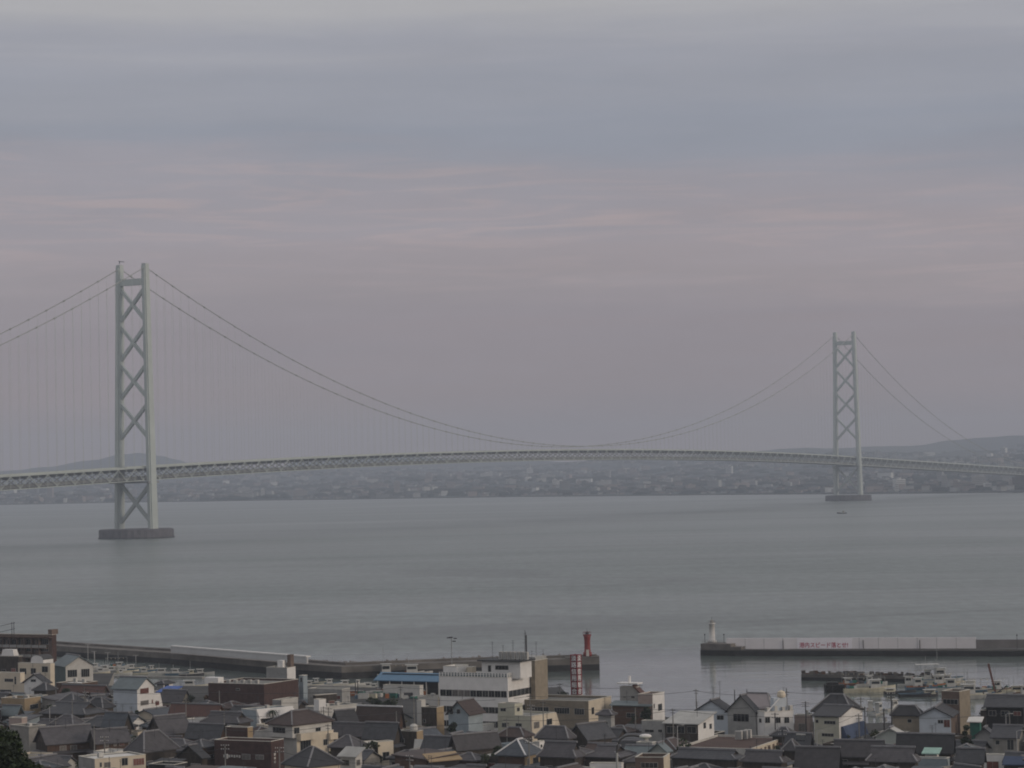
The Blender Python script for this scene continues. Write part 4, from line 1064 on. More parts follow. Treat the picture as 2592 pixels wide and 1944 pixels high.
B('C', 445, 925, 205, 112, 7.4, 'flat', 0, 'pale', 'light', 'pale flat roofed house left of the white harbour office', wr='cream', vb=1000, win=[('f', 290, 985, 355, 1005), ('f', 455, 970, 460, 1000), ('r', 460, 970, 535, 1000)])
B('C', 432, 1030, 158, 75, 7.4, 'flat', 0, 'wood', 'darkflat', 'tall dark timber walled building with an orange side', wr='ochre', vb=1230, win=[('f', 290, 1150, 320, 1190)], ph=.2)
B('C', 272, 958, 32, 10, 8.2, 'flat', 0, 'pale', 'conc', 'slim pale wall pier beside the dark timber building', 'pier_wall', 'wall', vb=1230, win=[], ph=.1)
b = B('C', 225, 1280, 205, 66, 5.2, 'flat', 0, 'wood', 'navy', 'dark flat roofed house with an orange end wall and a sloping skylight', wr='ochre', vb=1440, win=[('f', 40, 1350, 100, 1400)], ph=.2)
x0, x1, y0, y1, _, H_ = b.blocks[0]
part(MB().hexa([(x0 + 5.2, y0 - 1.9, H_ - 3.6), (x0 + 7.6, y0 - 1.9, H_ - 3.6), (x0 + 7.6, y0 - .02, H_ - 3.6), (x0 + 5.2, y0 - .02, H_ - 3.6), (x0 + 4.6, y0 - .3, H_ - 1.6), (x0 + 7, y0 - .3, H_ - 1.6), (x0 + 7, y0 - .02, H_ - 1.6), (x0 + 4.6, y0 - .02, H_ - 1.6)], RF['light']), 'skylight', b.root)
part(MB().lathe([(.3, H_ - .2), (.85, H_ + .1), (.9, H_ + 1.0), (.5, H_ + 1.45), (.05, H_ + 1.5)], W['pale'], 12, (x0 + 3.4, y0 + 1.5)), 'roof_tank', b.root)
B('C', 325, 1575, 330, 320, 4.4, 'shed', .6, 'redwood', 'brownr', 'brown roofed house carrying a long tan awning at the bottom middle', th=55, win=[])
ba = B('C', 365, 1598, 45, 300, 4.0, 'shedx', 1.3, 'dark', 'ochre', 'long tan awning roof over dark openings at the bottom middle', 'awning', 'awning', th=58, win=[], o=.5)
B('C', 1345, 1535, 272, 178, 4.4, 'hip', 2.9, 'redwood', 'tileb', 'pyramid tiled roof with white ridge lines behind the bushes', 'house', capm=CAPW, wr='ochre', vb=1640, win=[('r', 1370, 1560, 1395, 1650, 0, GLASSP), ('r', 1430, 1550, 1490, 1620)])
B('C', 1500, 1388, 40, 62, 5, 'flat', 0, 'pale', 'conc', 'tiny white roof room with one window right of the pyramid roof', wr='white', vb=1450, ph=.2, win=[('r', 1510, 1415, 1530, 1445)])
B('C', 1865, 1552, 360, 85, 4.8, 'iri', 2.8, 'wood', 'tilep', 'broad hipped gable roof right of the pyramid roof')
B('C', 1790, 1358, 310, 62, 4.8, 'hip', 2.4, 'wood', 'tilep', 'grey hipped roof below the cream slanting wall')
B('C', 2000, 1352, 190, 265, 4.6, 'gy', 2.6, 'wood', 'tile', 'tiled roof with a pale yellow verge line below the tan building', th=50)
B('C', 650, 1442, 70, 430, 4.6, 'gy', 2.2, 'wood', 'tilep', 'long low tiled roof running right below the small white house', th=60)
B('C', 595, 1442, 300, 70, 4.2, 'gx', 1.8, 'wood', 'tile', 'low tiled roof with white laundry left of the long low roof')
B('C', 1330, 1340, 260, 90, 4.2, 'hip', 1.8, 'wood', 'brownr', 'shadowed brown hip roof right under the cream roof room house')
# ---- tile D
B('D', 300, 1615, 330, 12, 3.6, 'flat', 0, 'white', 'whiter', 'long low white parapet roof at the bottom edge beside the brown box', 'building', 'building', th=14, ph=.5)
b = B('D', 738, 1550, 295, 66, 6, 'flat', 0, 'brown', 'darkflat', 'brown open topped box building with cream parapets at the bottom edge', 'building', 'building', th=14, wr='cream', ph=1.4, vb=1660, win=[('f', 500, 1600, 680, 1659)])
B('D', 620, 1398, 165, 30, 4.8, 'flat', 0, 'grey', 'conc', 'small grey flat roof behind the brown box')
B('D', 758, 1478, 150, 22, 5, 'gy', 1.3, 'palegreen', 'teal', 'pale green gable peeking over the brown box')
B('D', 622, 895, 150, 124, 7.6, 'flat', 0, 'pink', 'redr', 'white walled house with a thin dark roof edge on the waterfront', wr='white', vb=1090, ph=.15, win=[('r', 632, 990, 645, 1040), ('r', 678, 995, 722, 1058)])
b = B('D', 455, 818, 172, 18, 8.6, 'flat', 0, 'grey', 'whiter', 'tall grey wall with a white canopy and a diagonal dark roof edge on the waterfront', vb=980, win=[('f', 320, 915, 350, 930), ('f', 400, 910, 440, 935)], ph=.15)
x0, x1, y0, y1, _, H_ = b.blocks[0]
part(MB().hexa([(x1 + .01, y0, 0), (x1 + 4.4, y0, 0), (x1 + 4.4, y1, 0), (x1 + .01, y1, 0), (x1 + .01, y0, H_ - .5), (x1 + 4.4, y0, H_ - 4.6), (x1 + 4.4, y1, H_ - 4.6), (x1 + .01, y1, H_ - .5)], W['grey']), 'side_wing', b.root)
part(MB().hexa([(x1 - .9, y0 - .4, H_ + .2), (x1 + 5, y0 - .4, H_ - 5.1), (x1 + 5, y1, H_ - 5.1), (x1 - .9, y1, H_ + .2), (x1 - .9, y0 - .4, H_ + .6), (x1 + 5, y0 - .4, H_ - 4.6), (x1 + 5, y1, H_ - 4.6), (x1 - .9, y1, H_ + .6)], RF['redr']), 'slanted_roof', b.root)
part(MB().box(x0 - .5, x1 + .6, y0 - .6, y1 + .3, H_ + .7, H_ + 1.0, W['white']).tube([(x0 + 2.4, y0 + .5, H_ + .5), (x0 + 2.4, y0 + .5, H_ + 2.6)], .35, W['white'], 8), 'canopy', b.root)
B('D', 590, 1020, 385, 20, 4.8, 'shed', .8, 'redwood', 'teal', 'low shop front with a turquoise gutter under the grey gable wall', vb=1080)
B('D', 190, 1110, 130, 20, 4.4, 'hip', 1.0, 'grey', 'tilep', 'small grey house at the foot of the tan building right end', vb=1190)
B('D', 1095, 1208, 342, 168, 5.6, 'shed', 1.8, 'wood', 'light', 'house with a pale green grey lean-to roof and white side wall', wr='white', vb=1290,
  win=[('r', 1150, 1188, 1178, 1245), ('r', 1212, 1200, 1238, 1250), ('f', 770, 1225, 860, 1300), ('f', 880, 1225, 960, 1300), ('f', 980, 1225, 1080, 1300)])
B('D', 750, 1175, 240, 14, 6, 'flat', 0, 'grey', 'conc', 'plain grey house front with two small windows right of the street lamp', vb=1310, win=[('f', 540, 1255, 640, 1290), ('f', 680, 1255, 725, 1290)])
B('D', 1405, 1075, 338, 70, 6.2, 'gy', 2.4, 'bluewhite', 'tiled', 'pale blue gabled house with a dark roof on the waterfront', vb=1190, win=[('f', 1290, 1108, 1365, 1160)])
b = B('D', 1690, 1068, 285, 40, 6.6, 'gy', 3.3, 'grey', 'tiled', 'grey gabled house with one very wide dark window on the waterfront', vb=1220, win=[('f', 1460, 1092, 1628, 1180)])
aerial(b.root, b.blocks[0][0] - 4, 4, 8, 4.6, 2)
B('D', 1840, 1040, 280, 20, 4.6, 'hip', 3.4, 'pink', 'pinkr', 'large faint pinkish roof behind the grey waterfront gable', vb=1070, win=[])
b = B('D', 1785, 1080, 75, 300, 6.6, 'flat', 0, 'white', 'light', 'white flat roofed house with rooftop clutter on the waterfront', th=68, vb=1240,
  win=[('f', 1732, 1140, 1757, 1190), ('r', 1790, 1130, 1845, 1190), ('r', 1900, 1130, 1955, 1190), ('r', 1990, 1130, 2045, 1190)])
x0, x1, y0, y1, _, H_ = b.blocks[0]
part(MB().box(x0 + .6, x1 - 1.2, y1 - 4.2, y1 - 1, H_ - .45, H_ + 2.9, W['bluewhite']), 'roof_hut', b.root)
part(MB().lathe([(.9, H_ + 2.95), (1.0, H_ + 3.4), (.8, H_ + 4.2), (.1, H_ + 4.5)], W['cream'], 12, ((x0 + x1) / 2, y1 - 2)), 'roof_tank', b.root)
for k in range(4): ac_unit(b.root, x0 + 1 + .4 * k, y0 + 1.5 + 1.7 * k, H_ - .45, 1, 1.3 + .3 * (k % 2))
part(MB().beam((x1 - .5, y0 + 1, H_), (x1 - .8, y1 - 3, H_ + 2.8), .15, .15, W['white']), 'stair_rail', b.root)
aerial(b.root, x0 + 1, y1 - 1, H_, 5, 2)
b = B('D', 1645, 1462, 755, 395, 3.6, 'flat', 0, 'pale', 'redflat', 'very wide flat red brown roof edged by a pale parapet in the right foreground', 'hall', 'hall', th=24, wr='cream', ph=.35, vb=1530, win=[])
x0, x1, y0, y1, _, H_ = b.blocks[0]
for k, (ppx, ppy) in enumerate(((1480, 1365), (1535, 1360), (1575, 1350))):
    lx, ly = loc(b, 'D', ppx, ppy, H_ - .3); ac_unit(b.root, lx, ly, H_ - .34, 1.5, 1.9)
mb = MB()
for k in range(9): mb.box(x1 + .01, x1 + .14, y0 + (y1 - y0) * (k + .2) / 9, y0 + (y1 - y0) * (k + .55) / 9, 1.2, H_ - .5, W['brown'])
part(mb, 'wall_fin', b.root)
B('D', 1960, 1605, 400, 60, 4.6, 'iri', 2.0, 'wood', 'tilep', 'tiled house with a small front gablet below the wide red brown roof')
B('D', 1470, 1575, 640, 90, 4.6, 'iri', 1.6, 'wood', 'tile', 'long tiled roof with a small dark gablet right of the brown box')
B('D', 2105, 1480, 110, 50, 4.6, 'hip', 2.0, 'wood', 'tilep', 'small hip roof right of the ribbed cream wall')
B('D', 2050, 1330, 180, 60, 4.4, 'hip', 1.6, 'wood', 'tile', 'small tiled roof behind the wide red brown roof right corner')
# ---- tile E
B('E', 575, 985, 350, 95, 6.4, 'hip', 3.6, 'white', 'tiled', 'white walled house under a big steep dark roof on the right waterfront', vb=1000, win=[], wr='white')
b = B('E', 462, 1022, 232, 225, 6.9, 'gx', 1.5, 'palelime', 'tiled', 'two storey cream fronted house with a blue tarpaulin on its side', wr='white', vb=1250,
  win=[('f', 320, 1060, 432, 1098), ('f', 298, 1178, 415, 1215), ('f', 240, 1050, 270, 1085)])
x0, x1, y0, y1, _, H_ = b.blocks[0]
part(MB().hexa([(x1 + .1, y0 + 1, 1.8), (x1 + 1.6, y0 + 1, 1.8), (x1 + 1.6, y1 - .5, 1.8), (x1 + .1, y1 - .5, 1.8), (x1 + .05, y0 + 1, 4.6), (x1 + .5, y0 + 1, 4.6), (x1 + .5, y1 - .5, 4.6), (x1 + .05, y1 - .5, 4.6)], RF['navy']), 'blue_cover', b.root)
B('E', 182, 1012, 142, 14, 5.2, 'flat', 0, 'pink', 'light', 'dull pinkish house left of the big steep dark roof', vb=1130)
b = B('E', 1600, 788, 166, 100, 10.5, 'flat', 0, 'brown', 'conc', 'tall narrow brown tower block standing over the right roofs', 'tower_building', 'building', th=35, wr='tan', vb=1160, win=[('f', 1445, 855, 1590, 910)])
b = B('E', 1520, 1020, 295, 60, 6.6, 'gy', 1.7, 'bluewhite', 'tiled', 'pale blue white gabled house with a half boarded window', th=17, vb=1185, win=[('f', 1395, 1052, 1450, 1090), ('f', 1452, 1052, 1514, 1125, 0, GLASSR)], wr='brown')
B('E', 1226, 1014, 255, 16, 6.3, 'hip', 2.0, 'tan', 'tiled', 'tan walled house with a dark hipped roof left of the pale blue gable', th=17, vb=1170, win=[('f', 1108, 1045, 1152, 1082)])
B('E', 2205, 930, 345, 60, 6.6, 'gx', 2.0, 'dark', 'tile', 'dark walled house with a grey roof at the right edge', 'house', vb=1000, th=22)
B('E', 1992, 968, 188, 14, 5.6, 'flat', 0, 'wood', 'darkflat', 'dark timber block left of the dark walled house at the right edge', th=20, vb=1110, ph=.2)
B('E', 1930, 1205, 175, 20, 4.6, 'gy', 1.5, 'grey', 'tile', 'small grey gable left of the thin white lamp pole', th=20)
B('E', 2150, 1218, 228, 60, 5.6, 'gx', 1.8, 'concrete', 'tile', 'grey house with dark openings behind the thin white lamp pole', th=22, vb=1360, win=[('f', 1940, 1245, 1985, 1290), ('f', 2050, 1240, 2120, 1340)])
B('E', 2020, 1388, 208, 12, 3.6, 'flat', 0, 'white', 'whiter', 'bright white parapet slab at the lower right', 'building', 'building', th=20, ph=.8)
B('E', 1812, 1430, 220, 18, 4.0, 'gx', 1.8, 'wood', 'tile', 'low grey roof left of the bright white slab', th=20)
B('E', 1525, 1320, 495, 18, 5.0, 'gx', 2.4, 'wood', 'tiled', 'long dark curved looking roof below the pale blue gable', th=20)
B('E', 1270, 1262, 105, 22, 5.8, 'flat', 0, 'bluewhite', 'light', 'small bright blue white box house at lower right', wr='white', th=24, vb=1380, win=[('r', 1275, 1290, 1288, 1350)], ph=.6)
B('E', 1388, 1378, 112, 14, 4.2, 'shed', .8, 'pale', 'mint', 'mint green lean-to right of the blue white box', 'shed', 'shed', th=20)
B('E', 1085, 1212, 272, 26, 5.0, 'gy', 1.6, 'palegreen', 'light', 'pale green gabled house left of the pale blue gable', th=20, vb=1280)
B('E', 1180, 1455, 430, 30, 4.6, 'iri', 2.6, 'wood', 'tilep', 'tiled house with a front gablet at the bottom right', th=20)
B('E', 862, 1362, 425, 18, 4.6, 'gx', 2.0, 'wood', 'tilep', 'long grey roof below the two storey house with the blue tarpaulin', th=20)
B('E', 440, 1470, 370, 26, 4.0, 'gx', 2.8, 'wood', 'tilep', 'wide grey roof with a dark ridge at the bottom right of centre', th=20)
B('E', 1792, 1078, 92, 14, 4.6, 'shed', .8, 'green', 'whiter', 'green netted shed with a white roof right of the brown tower block', 'shed', 'shed', th=20, vb=1150, win=[])
B('E', 1478, 1425, 300, 30, 3.8, 'flat', 0, 'bluegrey', 'light', 'pale blue terrace roof at the bottom right', th=22, ph=.4)
B('E', 2200, 1485, 160, 12, 4.0, 'shed', 1.2, 'wood', 'navy', 'dark blue roof in the bottom right corner', 'shed', 'shed', th=20)
B('E', 170, 1300, 205, 22, 4.6, 'gx', 2.2, 'wood', 'tile', 'tiled roof left of the two storey house with the blue tarpaulin')
# ---- infill: small tiled houses packed between them
def sat(a, b_):
    for P_, Q_ in ((a, b_), (b_, a)):
        for i in range(4):
            e = P_[(i + 1) % 4] - P_[i]; n = Vector((-e.y, e.x, 0))
            p1 = [n.dot(v) for v in P_]; q1 = [n.dot(v) for v in Q_]
            if max(p1) < min(q1) or max(q1) < min(p1): return False
    return True
SKY = [(0, 1735), (130, 1742), (330, 1740), (500, 1748), (640, 1765), (800, 1778), (1000, 1792), (1120, 1815), (1400, 1848), (1560, 1830), (1650, 1835), (1760, 1850), (1900, 1858), (2060, 1872), (2200, 1850), (2420, 1852), (2592, 1838)]
def sky_y(x):
    x = min(max(x, 0), 2591)
    for (a, ya), (b_, yb) in zip(SKY, SKY[1:]):
        if a <= x <= b_: return ya + (yb - ya) * (x - a) / (b_ - a)
def shore_y(x):
    for (xa, ya), (xb, yb) in zip(shore, shore[1:]):
        if xa <= x <= xb: return min(ya, yb) + 0 * x if xa == xb else ya + (yb - ya) * (x - xa) / (xb - xa)
    return 700
fill_rng = random.Random(21)
nfill = 0
kinds = ['gx', 'gy', 'hip', 'iri', 'hip', 'gx', 'iri', 'flat', 'shed']
FILLB = []
def infill(x, y, lenx, leny, th_, h, kd):
    global nfill
    X = Vector((math.cos(R(th_)), -math.sin(R(th_)), 0)); Y = Vector((math.sin(R(th_)), math.cos(R(th_)), 0)); c = Vector((x, y, G))
    ft = [c + X * sx * (lenx / 2 + .5) + Y * sy * (leny / 2 + .5) for sx, sy in ((-1, -1), (1, -1), (1, 1), (-1, 1))]
    if max(p.y for p in ft) > min(shore_y(p.x) for p in ft) - 4: return False
    for f in FOOT:
        if abs(f[1][0].x - x) < 45 and abs(f[1][0].y - y) < 45 and sat(ft, f[1]): return False
    for tryh in (h, h - 1.2, 3.2, 2.6):
        if tryh > h: continue
        rise = {'flat': .3, 'shed': .9}.get(kd, min(lenx, leny) * .27)
        tops = [proj(p + Vector((0, 0, tryh))) for p in ft] + [proj(c + Vector((0, 0, tryh + rise)))]
        xl, xr, yt = min(p[0] for p in tops), max(p[0] for p in tops), min(p[1] for p in tops)
        if xr < -10 or xl > 2602: return False
        ok = yt > max(sky_y(xl), sky_y(xr)) - 3
        if ok:
            for (d_, a0, a1, b0, b1, l_) in KEEP:
                if d_ + (0 if l_ == 'fill' else 9) > y and xl < a1 and xr > a0 and yt < b1 and proj(c)[1] > b0:
                    if min(xr, a1) - max(xl, a0) > .12 * (xr - xl) or min(xr, a1) - max(xl, a0) > 6: ok = False; break
        if ok: h = tryh; break
    else: return False
    wm = fill_rng.choice(['wood', 'wood', 'wood', 'redwood', 'pale', 'grey', 'concrete', 'bluegrey', 'pink', 'tan', 'white', 'white', 'cream', 'dark'])
    rm = fill_rng.choice(['tile', 'tile', 'tilep', 'tiled', 'tiled', 'tileb', 'brownr', 'teal']) if kd not in ('flat',) else fill_rng.choice(['conc', 'light', 'darkflat'])
    root = empty('infill_house', c, -R(th_))
    x0, x1, y0, y1 = -lenx / 2, lenx / 2, -leny / 2, leny / 2
    MB().box(x0, x1, y0, y1, 0, h, W[wm], mtop=RF[rm]).build('wall', root)
    if kd == 'flat': parapet(root, x0, x1, y0, y1, h, W[wm], None, .4, cop=fill_rng.random() < .5)
    else:
        r_ = MB(); cap = roof(r_, x0, x1, y0, y1, h, kd, rise, RF[rm], W[wm]); ro = r_.build('roof', root)
        if cap.f: cap.build('ridge', ro)
    auto_windows(root, x0, x1, y0, y1, 0, h, fill_rng, .35)
    if fill_rng.random() < .45: aerial(root, x0 + lenx * fill_rng.uniform(.2, .8), 0, h + rise * .8, 2.6, 2)
    FOOT.append(('fill', ft, y)); KEEP.append((y, xl + 4, xr - 4, yt, yt + 10, 'fill'))
    nice = {'wood': 'dark timber', 'redwood': 'brown timber', 'pale': 'pale', 'grey': 'grey', 'cream': 'cream', 'bluegrey': 'blue grey', 'pink': 'pinkish', 'tan': 'tan', 'white': 'white', 'concrete': 'weathered grey', 'dark': 'blackish'}[wm]
    rn = {'tile': 'grey tiled', 'tilep': 'grey tiled', 'tiled': 'dark tiled', 'tileb': 'blue grey tiled', 'brownr': 'brown tiled', 'teal': 'teal sheet', 'redr': 'red brown', 'conc': 'flat concrete', 'light': 'flat pale', 'darkflat': 'flat dark'}[rm]
    FILLB.append((root, nice, rn, kd, (xl + xr) / 2, yt))
    if kd in ('gx', 'gy', 'hip', 'iri') and h > 4.3 and fill_rng.random() < .6:
        q = MB(); zz = h - 1.9
        q.hexa([(x0 - .2, y0 - 1.1, zz - .45), (x1 + .2, y0 - 1.1, zz - .45), (x1, y0 - .02, zz), (x0, y0 - .02, zz), (x0 - .2, y0 - 1.1, zz - .33), (x1 + .2, y0 - 1.1, zz - .33), (x1, y0 - .02, zz + .14), (x0, y0 - .02, zz + .14)], RF[rm]); q.build('pent_roof', root)
    if fill_rng.random() < .3:
        ac_unit(root, x0 + .4, y0 - .9, h * .45 if kd != 'flat' else 0, .8, .8)
    nfill += 1
    return True
y_ = 452.0
while y_ < 790:
    half = y_ * .215
    x_ = -half - 4
    while x_ < half + 4:
        for att in range(2):
            lx_, ly_ = fill_rng.uniform(6.5, 12), fill_rng.uniform(6, 10)
            if att: lx_, ly_ = fill_rng.uniform(4.5, 6.5), fill_rng.uniform(4.5, 6)
            if infill(x_ + fill_rng.uniform(-1.5, 1.5), y_ + fill_rng.uniform(-2, 2), lx_, ly_, 28 + fill_rng.choice((0, 0, 0, 30)) + fill_rng.uniform(-7, 7), fill_rng.choice((3.3, 4.6, 5.2, 5.6)), fill_rng.choice(kinds)): break
        x_ += 5.2
    y_ += 6.0
    if nfill > 285: break
hero = [(x_[0], proj(Vector(sum((p for p in x_[1]), Vector()) / 4) + Vector((0, 0, 6)))) for x_ in FOOT if x_[0] != 'fill']
ordw = ['', 'second ', 'third ', 'fourth ', 'fifth ', 'sixth ']
shape = {'gx': 'gabled', 'gy': 'gabled', 'hip': 'hipped', 'iri': 'hipped', 'flat': 'flat topped', 'shed': 'sloping'}
import re as _re
def near_phrase(i, px, py):
    best = min(hero, key=lambda h_: (h_[1][0] - px) ** 2 + 2.5 * (h_[1][1] - py) ** 2)
    return best
seen_l = {}
for root, nice, rn, kd, px, py in FILLB:
    hb = near_phrase(0, px, py)
    side = 'left of' if px < hb[1][0] - 12 else 'right of' if px > hb[1][0] + 12 else ('in front of' if py > hb[1][1] else 'behind')
    short = ' '.join(hb[0].split()[:6])
    short = _re.sub(r'\s(with|and|in|of|a|an|the|under|behind|below|right|left|over|at|beside|whose|carrying|by|one|its)$', '', short)
    short = _re.sub(r'\s(with|and|in|of|a|an|the|under|behind|below|right|left|over|at|beside|whose|carrying|by|one|its)$', '', short)
    lab = f'{nice} house, {rn} roof, {side} the {short}'
    if len(lab.split()) > 14: lab = f'{nice} house, {rn} roof, {side} the ' + ' '.join(short.split()[:4])
    seen_l.setdefault(lab, []).append((root, px))
for lab, rs_ in seen_l.items():
    rs_.sort(key=lambda r_: r_[1])
    for i, (root, px) in enumerate(rs_):
        tag(root, lab if len(rs_) == 1 else (['leftmost ', 'second ', 'third ', 'fourth '][min(i, 3)] + lab), 'house', 'small tiled houses packed between the larger buildings')
if 0:
    for i in range(len(FOOT)):
        for j in range(i):
            if FOOT[i][0] != 'fill' and FOOT[j][0] != 'fill' and sat(FOOT[i][1], FOOT[j][1]): print('OVERLAP', round(FOOT[i][2]), FOOT[i][0][:50], '|', round(FOOT[j][2]), FOOT[j][0][:50])
    print('NFILL', nfill)
# ------------------------------------------------------------------ breakwaters, quays and lights
BW = mat('breakwater_concrete', (.125, .115, .105), .92, .28, .15, .3)
BWD = mat('tide_stained_concrete', (.03, .029, .03), .8, .3, .3)
WALLP = mat('painted_wave_wall', (.50, .50, .50), .8, .07, .15)
def gp(px, py, z=0): return at_z(px, py, z)
def strip(mb, P, side0, side1, z0, z1, m, mtop=None):
    """a wall along the polyline, between two sideways offsets (positive = away from the viewer)"""
    Q = []
    for i, p in enumerate(P):
        a = P[max(i - 1, 0)]; b_ = P[min(i + 1, len(P) - 1)]
        d = Vector((b_.x - a.x, b_.y - a.y, 0)).normalized(); n = Vector((-d.y, d.x, 0))
        Q.append((p + n * side0, p + n * side1))
    for (a0, a1), (b0, b1) in zip(Q, Q[1:]):
        v = lambda p, z: (p.x, p.y, z)
        mb.hexa([v(a0, z0), v(b0, z0), v(b1, z0), v(a1, z0), v(a0, z1), v(b0, z1), v(b1, z1), v(a1, z1)], m, mtop=mtop)
LP = [gp(60, 1655), gp(146, 1662), gp(430, 1682), gp(743, 1711), gp(865, 1719), gp(1180, 1706), gp(1518, 1697)]
bw = empty('breakwater', (0, 0, 0)); tag(bw, 'long dark left breakwater curving out to the red lighthouse', 'breakwater')
mb = MB(); strip(mb, LP, 0, 9, -2, 2.0, BWD); mb.build('tide_band', bw)
mb = MB(); strip(mb, LP, .02, 8.9, 2.002, 3.9, BW); mb.build('quay_body', bw)
mb = MB(); strip(mb, LP, 6.5, 8.8, 3.902, 4.6, BW); mb.build('parapet', bw)
mb = MB(); strip(mb, [LP[-1] + Vector((-11, 0, 0)), LP[-1]], .05, 6.4, 3.903, 4.3, BW); mb.build('head_block', bw)
wv = [gp(426, 1653, 4.5), gp(600, 1667, 4.5), gp(770, 1681, 4.5)]
ww = empty('wave_wall', (0, 0, 0)); tag(ww, 'pale wave wall with a bright white top on the left breakwater', 'wall')
mb = MB(); strip(mb, wv, 1.0, 1.6, 4.604, 6.6, WALLP); mb.build('wall', ww)
mb = MB(); strip(mb, wv, .8, 2.6, 6.603, 7.0, W['white']); mb.build('coping', ww)
rg2 = random.Random(3)
mb = MB(); TM = mat('armour_block_concrete', (.17, .15, .135), .95, .25, .4, .3)
def along(P, u):
    tot = [0]
    for a, b_ in zip(P, P[1:]): tot.append(tot[-1] + (b_ - a).length)
    s_ = u * tot[-1]
    for i in range(len(P) - 1):
        if s_ <= tot[i + 1] + 1e-6:
            return P[i] + (P[i + 1] - P[i]) * ((s_ - tot[i]) / (tot[i + 1] - tot[i]))
for k in range(420):
    p = along(LP[3:], rg2.random() * .9) + Vector((rg2.uniform(-.5, .5), 9 + rg2.random() * 5, 0))
    zc = 4.6 - (p.y - along(LP[3:], .5).y - 9) * .0 - rg2.random() * 2.6
    a0 = rg2.random() * 6
    for j in range(4):
        a = a0 + j * 1.57; el = -.35 if j < 3 else 1.4
        mb.tube([(p.x, p.y, zc - 1), (p.x + 1.2 * math.cos(a) * math.cos(el), p.y + 1.2 * math.sin(a) * math.cos(el), zc - 1 + 1.2 * math.sin(el))], .42, TM, 5, r2=.3)
tag(mb.build('armour_blocks'), 'heaped concrete armour blocks along the outer side of the left breakwater', 'armour blocks', kind='stuff')
# little clutter heap where the wave wall ends
LHR = mat('lighthouse_red_paint', (.17, .022, .02), .5, .12, .5); LHW = mat('lighthouse_white_paint', (.52, .51, .49), .6, .07, .5)
def lighthouse(x, y, z, mt, label, h_, r0, kind):
    t = empty('lighthouse', (x, y, z)); tag(t, label, 'lighthouse')
    if kind == 'red':
        MB().lathe([(r0 * 1.45, 0), (r0 * 1.45, 1.3), (r0 * 1.1, 1.4), (r0 * 1.0, h_ * .45), (r0 * 1.0, h_ * .62), (r0 * 1.12, h_ * .75), (r0 * 1.32, h_ * .84)], mt, 20).build('tower', t, True)
        MB().lathe([(r0 * 1.42, h_ * .841), (r0 * 1.42, h_ * .875)], mt, 20).build('gallery', t)
        MB().lathe([(r0 * .6, h_ * .876), (r0 * .6, h_ * .96), (r0 * .3, h_ * .985), (.05, h_)], DSTEEL, 12).build('lantern', t)
        MB().box(-.45, .45, -r0 * 1.5, -r0 * 1.44, .1, 2.2, W['pale']).build('door', t)
    else:
        MB().lathe([(r0 * 1.5, 0), (r0 * 1.45, .8), (r0 * 1.05, .9), (r0 * .95, h_ * .8), (r0 * 1.25, h_ * .82), (r0 * 1.25, h_ * .86)], mt, 20).build('tower', t, True)
        MB().lathe([(r0 * .6, h_ * .861), (r0 * .6, h_ * .96), (r0 * .25, h_)], W['concrete'], 12).build('lantern', t)
    mb = MB()
    zr = h_ * (.875 if kind == 'red' else .86); rr = r0 * (1.36 if kind == 'red' else 1.2)
    ring = [(rr * math.cos(6.2832 * k / 16), rr * math.sin(6.2832 * k / 16), zr + .8) for k in range(17)]
    mb.tube(ring, .04, mt if kind == 'red' else STEEL, 4)
    for p in ring[::2]: mb.tube([(p[0], p[1], zr), p], .035, mt if kind == 'red' else STEEL, 4)
    mb.build('railing', t)
    mb = MB().tube([(0, 0, h_), (0, 0, h_ + 1.0)], .05, DSTEEL, 4); mb.build('lightning_rod', t)
p = gp(1487, 1659, 4.5); lighthouse(p.x, LP[-1].y + 4, 4.31, LHR, 'red waisted lighthouse at the end of the left breakwater', 8.0, .95, 'red')
RP = [gp(1773, 1659), gp(1860, 1660.5), gp(2592, 1662), gp(2900, 1662)]
bw2 = empty('breakwater', (0, 0, 0)); tag(bw2, 'right breakwater lined by a long white wall, with the white lighthouse at its left end', 'breakwater')
mb = MB(); strip(mb, RP, 0, 9, -2, 1.7, BWD); mb.build('tide_band', bw2)
mb = MB(); strip(mb, RP, .02, 8.9, 1.702, 2.0, mat('dark_quay_concrete', (.06, .058, .055), .9, .3, .2)); mb.build('quay_body', bw2)  # top strip of the quay in a darker concrete tone
mb = MB(); strip(mb, [RP[0], along(RP, .075)], .3, 8.6, 2.003, 4.0, BW); strip(mb, [along(RP, .075), along(RP, .10)], .3, 8.6, 2.003, 3.0, BW); mb.build('head_block', bw2)
pw = [at_z(*src('D', 1400, 430), 2.0), at_z(*src('E', 1775, 385), 2.0)]
w1, w2 = (Vector((q.x, q.y + 3.2, 0)) for q in pw)
L_ = (w2 - w1).length
wl = empty('white_wall', (w1.x, w1.y, 0), math.atan2(w2.y - w1.y, w2.x - w1.x)); tag(wl, 'long white painted wall panels along the right breakwater, one of them lettered in red', 'wall')
banner = [at_z(*src('E', 65, 395), 2.0), at_z(*src('E', 585, 395), 2.0)]
bx0, bx1 = ((banner[0] - pw[0]).length, (banner[1] - pw[0]).length)
MB().box(0, L_, 0, .8, 2.01, 5.7, mat('white_wall_paint', (.68, .66, .67), .8, .06, .08)).build('wall_panel', wl)
bn = MB().box(bx0, bx1, -.06, -.003, 2.05, 5.75, mat('banner_white', (.84, .82, .86), .7, .03, .5)).build('banner', wl)
text_mesh('港内スピード落とせ!', 1.95, mat('banner_red_lettering', (.38, .012, .05), .6, .05, 1), 'lettering', bn, ((bx0 + bx1) / 2 - .3, -.09, 3.15), (math.pi / 2, 0, 0), sx=.92)
mb = MB()
